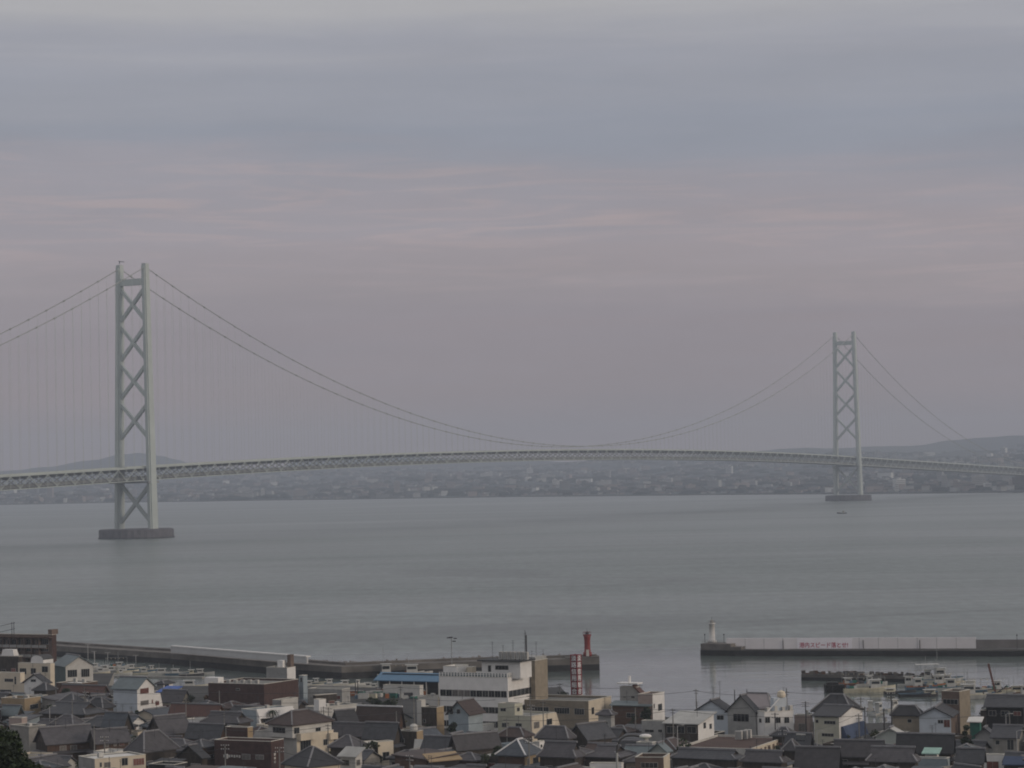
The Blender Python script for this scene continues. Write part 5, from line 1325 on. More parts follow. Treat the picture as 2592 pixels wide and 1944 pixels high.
for k in range(1, 13):
    xx = L_ * k / 13
    if bx0 - 1 < xx < bx1 + 1: continue
    mb.box(xx - .06, xx + .06, -.03, -.002, 2.05, 5.69, W['grey'])
mb.build('panel_joint', wl)
mb = MB()
for k in (2.95, 7.15, 10.07): mb.box(L_ * k / 13 + .3, L_ * k / 13 + .5, -.25, -.06, 2.05, 4.9, DSTEEL)
mb.build('wall_ladder', wl)
mb = MB(); mb.box(L_ + .05, L_ + 60, 0, .9, 2.01, 4.9, mat('grey_wave_wall', (.20, .19, .185), .85, .12, .2)); tg = mb.build('wave_wall'); tg.location = wl.location; tg.rotation_euler = wl.rotation_euler
tag(tg, 'lower unpainted grey wall continuing right of the white panels', 'wall')
p = at_z(*src('D', 1250, 362), 4.0); lighthouse(p.x, p.y + 3, 4.01, LHW, 'white cylindrical lighthouse at the left end of the right breakwater', 7.8, 1.02, 'white')
for k, (t_, a, yt) in enumerate((('D', 1172, 285), ('D', 1372, 285), ('E', 2160, 275))):
    q = at_z(*src(t_, a, 362 if t_ == 'D' else 390), 4.0 if t_ == 'D' else 2.0)
    pl = MB(); hh = 2.6 if t_ == 'D' else 4.4
    pl.tube([(0, 0, 0), (0, 0, hh)], .09, DSTEEL, 5).lathe([(.05, hh), (.22, hh + .05), (.22, hh + .4), (.05, hh + .5)], DSTEEL, 8)
    o_ = pl.build('light_post'); o_.location = (q.x, q.y + 2, 4.0 if t_ == 'D' else 2.0)
    tag(o_, ['short dark post left of the white lighthouse', 'short dark post right of the white lighthouse', 'thin dark post on the right breakwater near the frame edge'][k], 'post')
mb = MB(); q0, q1 = at_z(*src('D', 1140, 362), 4.0), at_z(*src('D', 1360, 362), 4.0)
for k in range(12):
    q = q0 + (q1 - q0) * k / 11; mb.tube([(q.x, q.y + 1, 4.0), (q.x, q.y + 1, 5.0)], .05, STEEL, 4)
for z in (4.5, 5.0): mb.tube([(q0.x, q0.y + 1, z), (q1.x, q1.y + 1, z)], .04, STEEL, 4)
tag(mb.build('railing'), 'steel railing round the foot of the white lighthouse', 'railing')
JP = [at_z(*src('E', 105, 682), 0), at_z(*src('E', 600, 690), 0), at_z(*src('E', 1360, 706), 0)]
jt = empty('jetty', (0, 0, 0)); tag(jt, 'low dark rubble jetty inside the harbour on the right', 'jetty')
mb = MB(); strip(mb, JP, 0, 4.5, -1.5, 1.0, BWD); mb.build('tide_band', jt); mb = MB(); strip(mb, JP, .1, 4.4, 1.002, 1.9, BW); mb.build('deck', jt)
mb = MB()
for k in range(70):
    q = along(JP, rg2.random() * .98); q = q + Vector((0, .6 + rg2.random() * 3, 0)); s_ = rg2.uniform(.3, .8)
    mb.box(q.x - s_, q.x + s_, q.y - .3, q.y + .3, 1.92, 1.95 + rg2.uniform(.3, 1.0), rg2.choice((BW, W['redwood'], DSTEEL, W['wood'])))
mb.build('stacked_gear', jt)
# tyre covered pontoon
q = at_z(*src('E', 428, 800), 0)
pn = empty('pontoon', (q.x, q.y, 0)); tag(pn, 'black tyre hung pontoon moored at the left of the fishing boats', 'pontoon')
BLK = mat('tyre_rubber', (.012, .012, .013), .8, .2, 1)
MB().box(-2.7, 2.7, 0, 4, -.6, 2.2, BLK).build('hull', pn)
for zz in (.5, 1.5):
    for k in range(5):
        c_ = (-2.2 + k * 1.1, -.12, zz)
        MB().tube([(c_[0] + .42 * math.cos(a), c_[1], c_[2] + .42 * math.sin(a)) for a in [math.pi * j / 6 for j in range(13)]], .12, BLK, 6).build('tyre', pn)
MB().box(-2.2, 1, .8, 3, 2.21, 2.9, BLK).build('gear_box', pn)
# ------------------------------------------------------------------ boats
HULLS = {'white': mat('hull_white', (.46, .46, .44), .45, .1, 1), 'cream': mat('hull_cream', (.50, .47, .37), .5, .12, 1), 'blue': mat('hull_blue', (.08, .14, .20), .5, .1, 1), 'dark': mat('hull_dark', (.045, .045, .05), .6, .2, 1), 'red': mat('hull_rust', (.12, .05, .04), .6, .2, 1), 'orange': mat('boat_orange', (.30, .11, .04), .6, .15, 1)}
DECKM = mat('boat_deck', (.22, .21, .18), .8, .2, 1)
def hull_mesh(L, bw_, fb, m, trim):
    mb = MB(); n = 9; secs = []
    for i in range(n + 1):
        u = i / n; x = -L / 2 + L * u
        w_ = bw_ / 2 * (1 if u < .55 else max(.02, 1 - ((u - .55) / .45) ** 2)) * (.86 + .14 * min(1, u * 4))
        sh = fb * (1 + .55 * max(0, u - .45) ** 1.5 * 2.4)
        secs.append((x, w_, sh))
    for (xa, wa, ha), (xb, wb, hb) in zip(secs, secs[1:]):
        for sg in (-1, 1):
            P = [(xa, sg * wa * .7, -.3), (xb, sg * wb * .6, -.3), (xb, sg * wb, hb * .8), (xa, sg * wa, ha * .8)]
            mb.face(P if sg < 0 else P[::-1], m)
            P = [(xa, sg * wa, ha * .8), (xb, sg * wb, hb * .8), (xb, sg * wb * 1.02, hb), (xa, sg * wa * 1.02, ha)]
            mb.face(P if sg < 0 else P[::-1], trim)
        mb.face([(xa, -wa, ha * .72), (xb, -wb, hb * .72), (xb, wb, hb * .72), (xa, wa, ha * .72)], DECKM)
    x, w_, h_ = secs[0]; mb.face([(x, w_ * .7, -.3), (x, -w_ * .7, -.3), (x, -w_, h_), (x, w_, h_)], m)
    return mb
def boat(loc_, L, hd, hullc, trim, label, kind='fishing', group=None, cab=(-.1), ch=2.2, big=False, name=None):
    t = empty(name or ('fishing_boat' if kind == 'fishing' else 'motor_boat'), loc_, R(hd)); tag(t, label, 'boat', group)
    fb = .09 * L if L < 12 else .8 + .03 * L; fb = max(.55, min(fb, 1.5)); bw_ = L * .25 if L < 12 else L * .22
    hull_mesh(L, bw_, fb, HULLS[hullc], HULLS[trim]).build('hull', t)
    cx_ = cab * L; cl = L * (.2 if kind == 'fishing' else .28); cwd = bw_ * .3
    c = MB(); c.hexa([(cx_ - cl / 2, -cwd, fb * .73), (cx_ + cl / 2, -cwd, fb * .73), (cx_ + cl / 2, cwd, fb * .73), (cx_ - cl / 2, cwd, fb * .73), (cx_ - cl / 2 + .1, -cwd * .9, fb + ch), (cx_ + cl / 2 - .35, -cwd * .9, fb + ch), (cx_ + cl / 2 - .35, cwd * .9, fb + ch), (cx_ - cl / 2 + .1, cwd * .9, fb + ch)], HULLS['white' if hullc != 'dark' else 'cream'])
    cb = c.build('wheelhouse', t)
    g = MB(); g.box(cx_ - cl / 2 + .25, cx_ + cl / 2 - .55, -cwd * .98 - .04, -cwd * .9, fb + ch * .5, fb + ch * .82, GLASS); g.box(cx_ - cl / 2 + .25, cx_ + cl / 2 - .55, cwd * .9, cwd * .98 + .04, fb + ch * .5, fb + ch * .82, GLASS); g.build('cabin_window', cb)
    MB().box(cx_ - cl / 2 - .4, cx_ + cl / 2 + .1, -cwd * 1.15, cwd * 1.15, fb + ch + .01, fb + ch + .13, HULLS['white']).build('cabin_roof', cb)
    if L > 7.5:
        m_ = MB(); mh = L * (.6 if kind == 'fishing' else .32)
        m_.tube([(cx_ - cl * .3, 0, fb + ch), (cx_ - cl * .3, 0, fb + ch + mh * .6)], .06, STEEL, 5); m_.beam((cx_ - cl * .3, -.7, fb + ch + mh * .5), (cx_ - cl * .3, .7, fb + ch + mh * .5), .05, .05, STEEL)
        m_.build('mast', t)
    if kind == 'fishing' and L > 9:
        m_ = MB()
        for xx in (-.42, .3): m_.tube([(L * xx, 0, fb * .7), (L * xx, 0, fb + 2.9)], .06, STEEL, 5)
        m_.tube([(L * -.42, 0, fb + 2.9), (L * .3, 0, fb + 2.9)], .04, STEEL, 4)
        for k in range(5): m_.lathe([(.03, fb + 2.4), (.1, fb + 2.45), (.1, fb + 2.62), (.04, fb + 2.7)], HULLS['cream'], 6, (L * (-.38 + .14 * k), 0))
        m_.build('deck_lights', t)
        m_ = MB(); rr_ = random.Random(int(L * 10))
        for k in range(9):
            xx = rr_.uniform(-.42, .3) * L; yy = rr_.uniform(-.3, .3) * bw_; s_ = rr_.uniform(.25, .6)
            MB().box(xx - s_, xx + s_, yy - s_ * .6, yy + s_ * .6, fb * .73, fb * .73 + rr_.uniform(.4, 1.1), rr_.choice((HULLS['orange'], HULLS['blue'], HULLS['white'], HULLS['cream'], HULLS['dark'], W['green']))).build('gear_crate', t)
    if kind == 'canopy' or big:
        m_ = MB()
        for xx in (-.4, -.05):
            for sg in (-1, 1): m_.tube([(L * xx, sg * bw_ * .38, fb * .7), (L * xx, sg * bw_ * .38, fb + ch + 1.2)], .05, STEEL, 4)
        m_.box(-L * .44, L * .02, -bw_ * .44, bw_ * .44, fb + ch + 1.2, fb + ch + 1.32, HULLS['white']); m_.build('awning', t)
    return t
def bt(t_, x, y): q = at_z(*src(t_, x, y), 0); return (q.x, q.y, 0)
boat(bt('E', 750, 792), 15, 4, 'cream', 'cream', 'cream fishing boat with a white wheelhouse, bow to the right, nearest the pontoon', cab=.12)
boat(bt('E', 640, 735), 11, 5, 'red', 'orange', 'rust red boat with an orange rail behind the cream fishing boat', 'fishing', cab=-.25, ch=1.4)
boat(bt('E', 770, 735), 9.5, 8, 'white', 'white', 'white boat with a mast just behind the cream fishing boat', 'fishing', cab=-.05)
boat(bt('E', 1150, 740), 8, -5, 'white', 'white', 'small white boat in the dark gap of the right mooring', 'motor')
boat(bt('E', 1290, 770), 12, 6, 'blue', 'orange', 'blue and orange fishing boat at the left of the boat cluster', cab=-.2)
boat(bt('E', 1400, 705), 15, 3, 'white', 'blue', 'tall white boat with a raised white awning behind the boat cluster', big=True, cab=.05, ch=3.0)
boat(bt('E', 1270, 705), 11, -8, 'white', 'white', 'white boat with rigging left of the tall awning boat', cab=.1, ch=2.8)
boat(bt('E', 1450, 745), 13, 4, 'white', 'cream', 'white fishing boat hung with lamps in the middle of the cluster', cab=-.1)
boat(bt('E', 1560, 735), 12, 8, 'cream', 'white', 'cream boat hung with lamps at the right of the cluster', cab=-.2)
boat(bt('E', 1500, 780), 13, 2, 'white', 'blue', 'white fishing boat partly hidden by the tall brown tower block', cab=.05)
boat(bt('E', 1850, 848), 17, 6, 'white', 'cream', 'long white fishing boat right of the tall brown tower block', cab=-.28, ch=2.5)
boat(bt('E', 1790, 800), 12, 4, 'blue', 'white', 'blue fishing boat behind the long white fishing boat', cab=-.2)
boat(bt('E', 1960, 795), 11, 3, 'cream', 'red', 'cream and rust boat behind the bow of the long white boat', cab=.0)
cbt = boat(bt('E', 2070, 838), 12, 0, 'dark', 'red', 'dark work boat with a raised crane boom on the right', 'motor', cab=.2, ch=1.8, name='work_boat')
mb = MB(); mb.beam((-3.6, 0, 1.0), (-5.4, 0, 9.2), .5, .5, HULLS['red']); mb.beam((-3.6, 0, 1.0), (-.5, 0, 3.0), .3, .3, DSTEEL); mb.build('crane_boom', cbt)
boat(bt('E', 2205, 848), 12, 5, 'white', 'white', 'white boat cut by the right frame edge', 'motor', cab=.1)
boat(bt('E', 1040, 812), 9, 2, 'dark', 'dark', 'low dark boat in front of the cluster on the left', 'motor', cab=-.3, ch=.8)
boat(bt('E', 1210, 835), 11, 1, 'dark', 'blue', 'low dark boat in front of the cluster on the right', 'motor', cab=.3, ch=.8)
boat(bt('E', 840, 1000), 8, 60, 'white', 'blue', 'small white and blue boat seen over the roofs beside a pole', 'motor', cab=0)
boat(bt('E', 760, 985), 8, 80, 'white', 'red', 'small boat with a red rail seen over the roofs by the blue tarpaulin house', 'fishing', cab=0)
boat(bt('E', 1010, 965), 7, 30, 'white', 'white', 'small white boat behind the dark roof of the tan house', 'motor', cab=-.1)
MG = 'small boats moored in the left harbour basin'
lm = [('A', 1040, 628, 9, 20, 'white'), ('A', 1060, 655, 10, 12, 'white'), ('A', 1030, 680, 9, 8, 'cream'), ('A', 1230, 625, 12, 10, 'white'), ('A', 1190, 665, 10, 14, 'white'), ('A', 1330, 668, 9, 6, 'cream'), ('A', 1260, 690, 9, 10, 'white'),
      ('A', 1400, 640, 9, 16, 'blue'), ('A', 1495, 680, 9, 5, 'cream'), ('A', 1560, 650, 8, 12, 'blue'), ('A', 1700, 692, 12, 4, 'white'), ('A', 1850, 690, 10, 3, 'blue'), ('A', 1990, 700, 10, 6, 'dark'),
      ('B', 60, 690, 9, 4, 'white'), ('B', 1190, 815, 9, 5, 'white'), ('B', 1260, 790, 9, 5, 'blue'), ('B', 1400, 795, 8, 20, 'white'), ('B', 1540, 812, 9, 10, 'white'), ('B', 1700, 800, 7, 40, 'white'), ('B', 1760, 835, 8, 5, 'white'), ('B', 1860, 845, 8, 3, 'cream')]
for k, (t_, x_, y_, L__, hd_, hc) in enumerate(lm):
    big_l = {0: 'leftmost white boat beside the warehouse in the left basin', 3: 'longer white boat with a bright roof in the left basin', 7: 'blue boat farther out in the left basin', 10: 'long white boat right of the tall white gable in the left basin',
             14: 'white boat just right of the grey stair block', 18: 'white boat beside the twin dark masts', 20: 'cream boat left of the blue market canopy'}
    boat(bt(t_, x_, y_), L__ * .82, hd_, hc, rg2.choice(['white', 'blue', 'cream', 'white']), big_l.get(k, f'small {hc} moored boat in the crowded left harbour basin'), 'fishing' if k % 3 == 0 else 'motor', MG, cab=rg2.uniform(-.25, .15), ch=1.15)
q = at_z(*src('A', 1990, 835), G)
boat(bt('A', 1990, 838), 11, 3, 'white', 'cream', 'white cabin cruiser lying between the blue tarpaulin and the red brown hall', 'motor', cab=-.05, ch=1.6)
boat(bt('C', 60, 715), 15, 5, 'blue', 'white', 'blue and white boat with a mast behind the blue market canopy', 'fishing', cab=-.3, ch=3)
boat(bt('C', 180, 712), 13, 4, 'white', 'white', 'white boat with a curved roof behind the blue market canopy', 'motor', cab=0, ch=2.6)
boat((-58, 842 - 14, 0), 8, 0, 'white', 'white', 'small white boat alone under the left breakwater', 'motor', cab=-.2)
q = gp(2131, 1300)
sh_ = boat((q.x, q.y, 0), 13, 170, 'dark', 'dark', 'tiny dark boat on the strait below the far tower', 'fishing', cab=-.15, ch=2.4)
wk = MB(); WK = mat('wake_foam', (.34, .36, .36), .6, .3, .2)
wk.face([(q.x + 5, q.y - .6, .03), (q.x + 62, q.y + 14, .03), (q.x + 62, q.y + 24, .03), (q.x + 5, q.y + .8, .03)], WK); tag(wk.build('boat_wake'), 'pale wake trailing right of the tiny dark boat', 'wake', kind='stuff')
# marina pontoons
for k, (a, b_) in enumerate(((('A', 990, 645), ('A', 1900, 665)), (('A', 1000, 700), ('A', 2100, 712)), (('B', 1130, 800), ('B', 1900, 820)))):
    p0, p1 = at_z(*src(*a), .5), at_z(*src(*b_), .5); mb = MB(); strip(mb, [p0, p1], 0, 2, -.2, .5, W['concrete'])
    tag(mb.build('pontoon'), ['outer grey pontoon of the left basin', 'inner grey pontoon of the left basin', 'grey pontoon behind the fish market'][k], 'pontoon')
# forklift on the quay
q = at_z(*src('B', 1875, 905), G)
fl = empty('forklift', (q.x, q.y, G), .3); tag(fl, 'orange forklift parked by the fish market quay', 'forklift')
MB().box(-1.1, .9, -.6, .6, .35, 1.1, HULLS['orange']).box(-1.1, -.5, -.58, .58, 1.1, 1.45, HULLS['orange']).build('body', fl)
mb = MB()
for x_ in (-.5, .7):
    for y_ in (-.5, .5): mb.beam((x_, y_, 1.1), (x_ * .8, y_, 2.2), .08, .08, DSTEEL)
mb.box(-.55, .7, -.6, .6, 2.2, 2.28, DSTEEL); mb.build('cage', fl)
for x_ in (-.7, .6):
    for y_ in (-.62, .62): MB().tube([(x_, y_ - .1, .33), (x_, y_ + .1, .33)], .33, BLK, 12).build('wheel', fl)
MB().box(.95, 1.1, -.4, -.3, .1, 2.6, DSTEEL).box(.95, 1.1, .3, .4, .1, 2.6, DSTEEL).box(1.1, 2.0, -.35, -.25, .1, .16, DSTEEL).box(1.1, 2.0, .25, .35, .1, .16, DSTEEL).build('mast', fl)
# fish boxes and gear on the market quay
QM = [HULLS['orange'], HULLS['blue'], HULLS['white'], HULLS['cream'], HULLS['dark'], W['green'], HULLS['white']]
QN = ['orange', 'blue', 'white', 'cream', 'black', 'green', 'white']
for k in range(46):
    q = at_z(*src('B', rg2.uniform(1620, 2330), rg2.uniform(880, 940)), G)
    i_ = rg2.randrange(7); s1_, s2__, hh_ = rg2.uniform(.5, 1.8), rg2.uniform(.4, 1.0), rg2.uniform(.5, 1.6)
    mb = MB(); mb.box(-s1_, s1_, -s2__, s2__, 0, hh_, QM[i_]); mb.box(-s1_ - .04, s1_ + .04, -s2__ - .04, s2__ + .04, hh_ * .45, hh_ * .52, QM[i_]); mb.box(-s1_ + .1, s1_ - .1, -s2__ + .1, s2__ - .1, hh_ + .002, hh_ + rg2.uniform(.05, .3), W['grey'])
    o_ = mb.build('fish_crate'); o_.location = q; o_.rotation_euler = (0, 0, rg2.uniform(-.6, .3)); tag(o_, f'{QN[i_]} stack of fish boxes on the market quay', 'crate', f'{QN[i_]} fish boxes on the market quay')
# ------------------------------------------------------------------ poles, lamps, wires
POLEM = mat('pole_concrete', (.20, .195, .185), .8, .15, .8); PGAL = mat('pole_galvanised', (.38, .38, .38), .5, .1, 1)
PTOP = {}
def pole(t_, x, yt, label, H=10, kind='utility', m=None, d=None):
    if d: p = at_d(*src(t_, x, yt), d); z0 = G; H = p.z - G
    else: p = at_z(*src(t_, x, yt), G + H)
    t = empty('utility_pole' if kind == 'utility' else 'lamp_post' if kind == 'lamp' else 'mast', (p.x, p.y, G), R(rg2.uniform(-40, 10))); tag(t, label, 'pole' if kind != 'lamp' else 'lamp post')
    m = m or POLEM
    MB().tube([(0, 0, 0), (0, 0, H)], .17 if kind != 'lamp' else .11, m, 8, r2=.11 if kind != 'lamp' else .07).build('shaft', t)
    if kind == 'utility':
        for zz in (H - .35, H - 1.1):
            MB().box(-.85, .85, -.05, .05, zz, zz + .1, DSTEEL).build('cross_arm', t)
            mb = MB()
            for k in (-.75, -.35, .35, .75): mb.lathe([(.05, zz + .1), (.07, zz + .16), (.05, zz + .3)], W['white'], 6, (k, 0))
            mb.build('insulator', t)
        if rg2.random() < .5: MB().lathe([(.24, H - 2.8), (.26, H - 2.7), (.26, H - 2.0), (.2, H - 1.9)], W['grey'], 10, (.35, 0)).build('transformer', t)
    if kind == 'lamp':
        MB().tube([(0, 0, H - .1), (.5, 0, H + .15), (1.1, 0, H + .2)], .05, m, 5).build('arm', t); MB().box(.9, 1.5, -.13, .13, H + .08, H + .22, W['pale']).build('lamp_head', t)
    PTOP[label] = (p.x, p.y, G + H - .8)
    return t
pole('A', 515, 1020, 'grey pole with a small lamp behind the pyramid roof at left', 8, 'lamp', PGAL)
pole('A', 1085, 1330, 'utility pole in front of the cream flat roof at bottom left', 9)
pole('A', 890, 865, 'slim utility pole over the left hipped roofs', 9)
pole('B', 1640, 740, 'left one of the twin dark masts behind the fish market', kind='mast', m=DSTEEL, d=700)
pole('B', 1664, 748, 'right one of the twin dark masts behind the fish market', kind='mast', m=DSTEEL, d=700)
pole('B', 285, 1412, 'pale pole in front of the dark red brick building, left one', 9)
pole('B', 850, 1440, 'pale pole at the right corner of the dark red brick building', 9)
pole('B', 1310, 1020, 'pole against the pale grey flat roofed building, left one', 8)
pole('B', 1360, 1030, 'pole against the pale grey flat roofed building, right one', 8)
pole('C', 1410, 1000, 'pole at the corner of the cream flat roofed house', 9)
pole('C', 1390, 1345, 'pole behind the pyramid roof with white ridges', 9)
pole('C', 150, 1525, 'pole at the bottom in front of the brown awning house', 8)
pole('D', 1475, 845, 'thin mast left of the grey waterfront gable', kind='mast', m=DSTEEL, d=640)
pole('D', 1603, 840, 'thin mast right of the grey waterfront gable peak', kind='mast', m=DSTEEL, d=640)
pole('D', 1895, 1085, 'dark utility pole in front of the white flat roofed waterfront house', 9, m=DSTEEL)
pole('D', 1972, 1262, 'dark pole right of the ribbed cream wall', 8, m=DSTEEL)
pole('D', 2015, 830, 'dark pole left of the house with the big steep roof', kind='mast', m=DSTEEL, d=610)
pole('D', 880, 1220, 'pale pole in front of the pale green lean-to roof house', 7, 'lamp', PGAL)
pole('E', 955, 795, 'tall dark utility pole with several cross arms over the harbour water', 12, m=DSTEEL)
pole('E', 885, 950, 'leaning dark pole left of the tall utility pole', 9, m=DSTEEL)
pole('E', 252, 1165, 'thin pale pole in front of the two storey cream fronted house', 7, 'lamp', PGAL)
pole('E', 2040, 1000, 'tall thin white lamp pole near the right edge', 9, 'lamp', PGAL)
pole('E', 2142, 1160, 'thin pale pole right of the tall white lamp pole', 7, 'lamp', PGAL)
pole('E', 705, 930, 'dark pole right of the white wall of the steep roofed house', 9, m=DSTEEL)
pole('E', 145, 880, 'dark pole left of the big steep dark roof', 9, m=DSTEEL)
for k, (x_, yt, yb) in enumerate(((915, 375, 545), (982, 448, 560), (1120, 462, 540), (1412, 490, 560))):
    q = at_z(*src('A', x_, yb), .5); hh = at_d(*src('A', x_, yt), q.y).z
    t = empty('lamp_post', (q.x, q.y, 0)); tag(t, ['tallest lamp post', 'white lamp post', 'short lamp post', 'rightmost lamp post'][k] + ' in front of the left breakwater', 'lamp post')
    MB().tube([(0, 0, -.5), (0, 0, hh)], .16 if k == 1 else .1, PGAL, 6).build('shaft', t); MB().box(-1.0, .9, -.12, .12, hh, hh + .18, W['grey']).build('lamp_head', t)
p = at_d(*src('C', 585, 305), 640)
t = empty('floodlight_mast', (p.x, p.y, G)); tag(t, 'tall floodlight mast rising behind the white harbour office', 'floodlight')
MB().tube([(0, 0, 0), (0, 0, p.z - G)], .16, STEEL, 7, r2=.09).build('shaft', t)
hh = p.z - G
for dx, dz in ((-.7, 0), (-.1, .1), (.7, -.9), (1.0, -.2)):
    MB().box(dx - .42, dx + .42, -.25, .2, hh + dz - .12, hh + dz + .14, DSTEEL).build('floodlight', t)
MB().beam((-1, 0, hh - .1), (1.2, 0, hh - .1), .07, .07, STEEL).beam((0, 0, hh - .9), (1.0, 0, hh - .9), .06, .06, STEEL).build('cross_arm', t)
# street lamp on the near hillside
d_ = 120
a_ = at_d(1420 + 870 / 6.144, 1720 + 1140 / 6.144, d_); c_ = at_d(1420 + 1225 / 6.144, 1720 + 885 / 6.144, d_); h_e = at_d(1420 + 1410 / 6.144, 1720 + 880 / 6.144, d_); m_ = at_d(1420 + 945 / 6.144, 1720 + 985 / 6.144, d_)
t = empty('street_lamp', (a_.x, a_.y, hz(a_.x, d_) - .3)); tag(t, 'near street lamp with a curved dark arm and white head, cut by the bottom edge', 'street lamp')
lo = lambda v: (v.x - t.location.x, v.y - t.location.y, v.z - t.location.z)
MB().tube([(0, 0, 0), lo(a_)], .07, PGAL, 8, r2=.055).build('shaft', t)
am = []
for k in range(11):
    u = k / 10; P_ = a_ * (1 - u) ** 2 + (m_ + Vector((-.25, 0, .55))) * 2 * u * (1 - u) + c_ * u * u; am.append(lo(P_))
MB().tube(am, .05, mat('lamp_arm_paint', (.07, .07, .075), .5, .1, 1), 7).build('arm', t)
mb = MB(); x0_, x1_ = c_.x - t.location.x - .05, h_e.x - t.location.x; zc = (c_.z + h_e.z) / 2 - t.location.z
secs = [(0, .02), (.08, .07), (.25, .13), (.5, .155), (.75, .14), (.92, .09), (1, .02)]
for (ua, ra), (ub, rb) in zip(secs, secs[1:]):
    for j in range(10):
        f_ = lambda u, r_, jj: (x0_ + (x1_ - x0_) * u, r_ * math.cos(6.2832 * jj / 10), zc + r_ * .75 * math.sin(6.2832 * jj / 10))
        mb.face([f_(ua, ra, j), f_(ub, rb, j), f_(ub, rb, j + 1), f_(ua, ra, j + 1)], W['white'])
mb.build('lamp_head', t)
def cable(a, b_, sag, label):
    a, b_ = Vector(a), Vector(b_)
    pts = [a + (b_ - a) * (k / 14) - Vector((0, 0, sag * 4 * (k / 14) * (1 - k / 14))) for k in range(15)]
    tag(MB().tube(pts, .035, DSTEEL, 4).build('power_cable'), label, 'cable')
PL = list(PTOP)
placed = []
for yy in (540, 568, 596, 624):
    row = []
    for k in range(7):
        for att in range(30):
            x = (-.185 + .062 * k + rg2.uniform(-.02, .02)) * yy; y = yy + rg2.uniform(-9, 9)
            ft = [Vector((x + a, y + b_, G)) for a, b_ in ((-.3, -.3), (.3, -.3), (.3, .3), (-.3, .3))]
            if y < shore_y(x) - 6 and not any(abs(f[1][0].x - x) < 40 and abs(f[1][0].y - y) < 40 and sat(ft, f[1]) for f in FOOT):
                row.append((x, y)); break
    for x, y in row:
        t = empty('utility_pole', (x, y, G), R(rg2.uniform(-50, 10))); H = rg2.uniform(8, 9.6)
        tag(t, 'thin grey utility pole standing between tiled roofs', 'pole', 'utility poles among the tiled roofs')
        MB().tube([(0, 0, 0), (0, 0, H)], .15, POLEM, 6, r2=.1).build('shaft', t); MB().box(-.8, .8, -.05, .05, H - .4, H - .3, DSTEEL).box(-.6, .6, -.05, .05, H - 1.0, H - .9, DSTEEL).build('cross_arm', t)
        placed.append((x, y, G + H - .4))
for i, a in enumerate(placed[:-1]):
    b_ = placed[i + 1]
    if 8 < math.hypot(a[0] - b_[0], a[1] - b_[1]) < 60:
        tag(MB().tube([Vector(a) + (Vector(b_) - Vector(a)) * (k / 10) - Vector((0, 0, 3.2 * (k / 10) * (1 - k / 10))) for k in range(11)], .04, DSTEEL, 4).build('power_cable'), 'thin dark power cable sagging over the tiled roofs', 'cable', 'power cables over the tiled roofs')
def pc(i, j, sag, label): cable(PTOP[PL[i]], PTOP[PL[j]], sag, label)
pc(14, 15, .8, 'power cable between the two dark poles in front of the white waterfront house'); pc(9, 10, 1, 'power cable from the cream house corner to the pyramid roof'); pc(1, 5, 1.5, 'power cable across the bottom left roofs')
pc(5, 6, .9, 'power cable in front of the dark red brick building'); pc(18, 19, .6, 'power cable from the tall utility pole to the leaning pole'); pc(6, 11, 1.4, 'power cable across the bottom centre roofs'); pc(0, 2, .8, 'power cable over the left hipped roofs'); pc(15, 23, 1.2, 'power cable across the right roofs')
# ------------------------------------------------------------------ trees
LEAF = [mat('leaf_' + n, c, .75, .35, 2) for n, c in (('dark', (.022, .034, .018)), ('mid', (.038, .055, .024)), ('light', (.06, .078, .032)), ('rust', (.13, .055, .025)), ('olive', (.06, .06, .03)))]
BARK = mat('bark', (.05, .04, .032), .9, .25, 2)
def tree(x, y, z, H, rad, label, mats=(0, 0, 1), n=1500, ls=.3, name='tree', cat='tree', seed=1, low=.25):
    rg = random.Random(seed)
    t = empty(name, (x, y, z)); tag(t, label, cat)
    mb = MB(); mb.tube([(0, 0, -.3), (rg.uniform(-.1, .1) * H * .2, 0, H * .4), (0, .1, H * .75)], .035 * H + .04, BARK, 7, r2=.02 * H * .5)
    cl = []
    for k in range(11):
        a = rg.random() * 6.28; hh = H * rg.uniform(low, .86); rr = rad * rg.uniform(.25, .72) * (1.15 - hh / H * .55)
        c_ = (rr * math.cos(a), rr * math.sin(a), hh); cl.append((c_, rad * rg.uniform(.28, .48)))
        mb.tube([(0, 0, min(hh * .7, H * .5)), c_], .018 * H * .5, BARK, 5, r2=.01)
    cl.append(((0, 0, H * .88), rad * .36))
    mb.build('trunk', t)
    cr__ = MB()
    for k in range(n):
        c_, r_ = rg.choice(cl)
        v = Vector((rg.gauss(0, 1), rg.gauss(0, 1), rg.gauss(0, 1))).normalized() * r_ * (rg.random() ** .35)
        p_ = Vector(c_) + Vector((v.x, v.y, v.z * .8))
        d1 = Vector((rg.gauss(0, 1), rg.gauss(0, 1), rg.gauss(0, .6))).normalized() * ls * rg.uniform(.6, 1.3); d2 = d1.cross(Vector((rg.gauss(0, 1), rg.gauss(0, 1), rg.gauss(0, 1)))).normalized() * ls * rg.uniform(.4, .8)
        cr__.face([p_ - d1, p_ + d2, p_ + d1, p_ - d2], LEAF[rg.choice(mats)])
    cr__.build('crown', t)
    return t
def tr(t_, x, yt, H, rad, label, **k):
    p = at_z(*src(t_, x, yt), G + H); return tree(p.x, p.y, G, H, rad, label, **k)
def near_tree(px, pyt, d, rad, label, **k):
    p = at_d(px, pyt, d); z0 = hz(p.x, d); return tree(p.x, p.y, z0, p.z - z0, rad, label, **k)
near_tree(-66, 1746, 195, 4.7, 'big dark leafy tree filling the lower left edge', seed=4, n=16000, ls=.2, mats=(0, 0, 0, 1), low=.62)
near_tree(-4, 1845, 190, 3.0, 'dark tree under the big one at the lower left edge', seed=5, n=9000, ls=.18, mats=(0, 0, 1), low=.66)
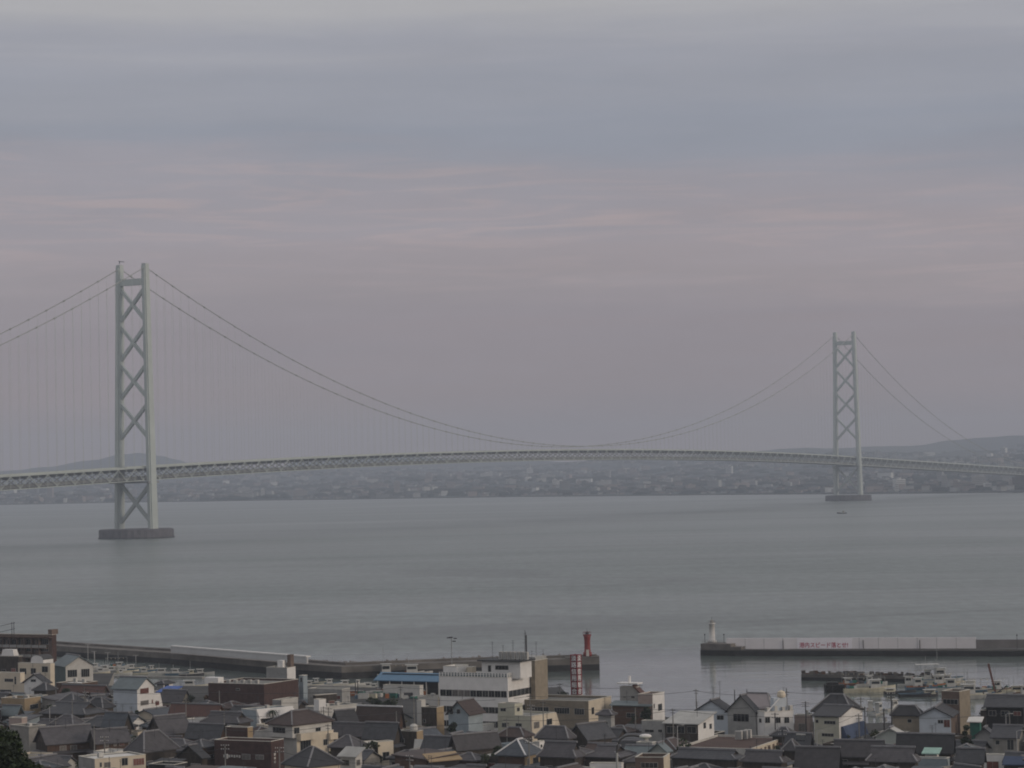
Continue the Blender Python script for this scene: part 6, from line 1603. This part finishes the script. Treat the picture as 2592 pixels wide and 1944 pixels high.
near_tree(56, 1888, 185, 2.6, 'lower green tree rising from the bottom left corner', seed=6, n=9000, ls=.17, mats=(0, 1, 1), low=.7)
tr('C', 1065, 1430, 5.5, 2.6, 'leafy green bush left of the pyramid roof with white ridges', seed=7, mats=(0, 1, 1, 2), n=1800, ls=.22, low=.12)
tr('C', 935, 1520, 4.6, 2.4, 'smaller yellowish green bush at the bottom centre', seed=8, mats=(1, 2, 4), n=1500, ls=.2, low=.1)
tr('C', 610, 1175, 6, 2.0, 'dark garden tree beside the small white house', seed=9, low=.15)
tr('B', 1850, 930, 6, 2.4, 'dark tree behind the long brown roof, left one', seed=10, low=.15)
tr('B', 1985, 950, 5, 2.2, 'dark tree behind the long brown roof, right one', seed=11, low=.15)
tr('E', 1665, 1085, 8, 1.8, 'dark ivy clad tree at the foot of the tall brown tower block', seed=12, low=.1)
tr('D', 560, 1015, 6, 1.9, 'dark tree beside the white waterfront house with the sloping roof', seed=13, low=.1)
tr('D', 300, 1455, 5, 2.0, 'dark green bush behind the long white parapet roof', seed=14, mats=(0, 1), low=.1)
tr('B', 95, 905, 5.5, 2.6, 'rusty autumn tree left of the teal lean-to roof', seed=15, mats=(3, 4, 3, 1), low=.15)
tr('A', 670, 830, 4.6, 1.9, 'dark garden tree under the thin white flat roof', seed=16, low=.1)
tr('A', 1420, 1050, 4.5, 1.1, 'narrow dark shrub at the foot of the tall white gable', seed=17, low=.1, n=700)
tr('D', 1330, 1150, 4, 1.7, 'dark shrub in front of the pale blue waterfront gable', seed=18, low=.1)
tr('A', 1960, 1260, 4.6, 2.2, 'dark garden tree among the tiled roofs left of centre', seed=19, low=.1)
tr('C', 345, 1200, 5, 1.6, 'climbing dark foliage on the timber wall', seed=20, low=.1)
# small palm in front of the white fascia
p = at_z(*src('B', 780, 1045), G + 6.4)
t = empty('palm_tree', (p.x, p.y, G)); tag(t, 'small palm tree in front of the bright white slanted fascia', 'palm tree')
MB().tube([(0, 0, 0), (.1, 0, 3), (0, 0, 6)], .2, BARK, 7, r2=.14).build('trunk', t)
mb = MB(); rgp = random.Random(2)
for k in range(16):
    a = 6.2832 * k / 16 + rgp.uniform(-.2, .2); up_ = rgp.uniform(.1, .8); pr = Vector((0, 0, 6))
    pts = [Vector((math.cos(a) * 1.7 * u, math.sin(a) * 1.7 * u, 6 + up_ * u * 1.6 - 1.7 * u * u)) for u in (0, .33, .66, 1)]
    s_ = Vector((-math.sin(a), math.cos(a), 0)) * .16
    for q0, q1 in zip(pts, pts[1:]): mb.face([q0 - s_, q1 - s_ * .6, q1 + s_ * .6, q0 + s_], LEAF[0])
mb.build('crown', t)

# garden shrubs in the gaps between the houses
rs3 = random.Random(77); made = 0; tries = 0
sb0 = [tree(0, 0, 0, 3.4, 1.6, 'x', seed=60 + k, n=420, ls=.2, low=.05, mats=((0, 0, 1), (0, 1, 1), (1, 4, 0))[k], name='garden_shrub', cat='shrub') for k in range(3)]
index_tree()
used_ = set()
while made < 70 and tries < 6000:
    tries += 1
    y = rs3.uniform(520, 660); x = rs3.uniform(-.205, .205) * y
    ft = [Vector((x + a, y + b_, G)) for a, b_ in ((-.6, -.6), (.6, -.6), (.6, .6), (-.6, .6))]
    if y > shore_y(x) - 6 or any(abs(f[1][0].x - x) < 40 and abs(f[1][0].y - y) < 40 and sat(ft, f[1]) for f in FOOT): continue
    k = made % 3; sc_ = rs3.uniform(.8, 1.7)
    px, py = proj((x, y, G + 3.4 * sc_))
    if any(d_ > y and a0 < px < a1 and b0 < py < b1 for d_, a0, a1, b0, b1, l_ in KEEP if l_ != 'fill'): continue
    if k not in used_: o_ = sb0[k]; used_.add(k); o_.location = (x, y, G); o_.scale = (sc_,) * 3
    else: o_ = copy_tree(sb0[k], (x, y, G), rs3.uniform(0, 6), sc_)
    o_['label'] = 'dark green garden shrub squeezed between tiled houses'; o_['group'] = 'garden shrubs between the houses'
    made += 1
# ------------------------------------------------------------------ air
hm = bpy.data.materials.new('haze_air'); hm.use_nodes = True
T = hm.node_tree; T.nodes.clear()
o_ = N('OutputMaterial', T); pv = N('VolumePrincipled', T)
pv.inputs['Color'].default_value = (.655, .725, .845, 1)
pv.inputs['Density'].default_value = 1.12e-4
pv.inputs['Anisotropy'].default_value = 0.0
T.links.new(pv.outputs[0], o_.inputs['Volume'])
tag(MB().box(-7000, 7000, -150, 14500, -3, 320, hm).build('haze'), 'thin even sea haze over the strait and far shore', 'haze', kind='stuff')
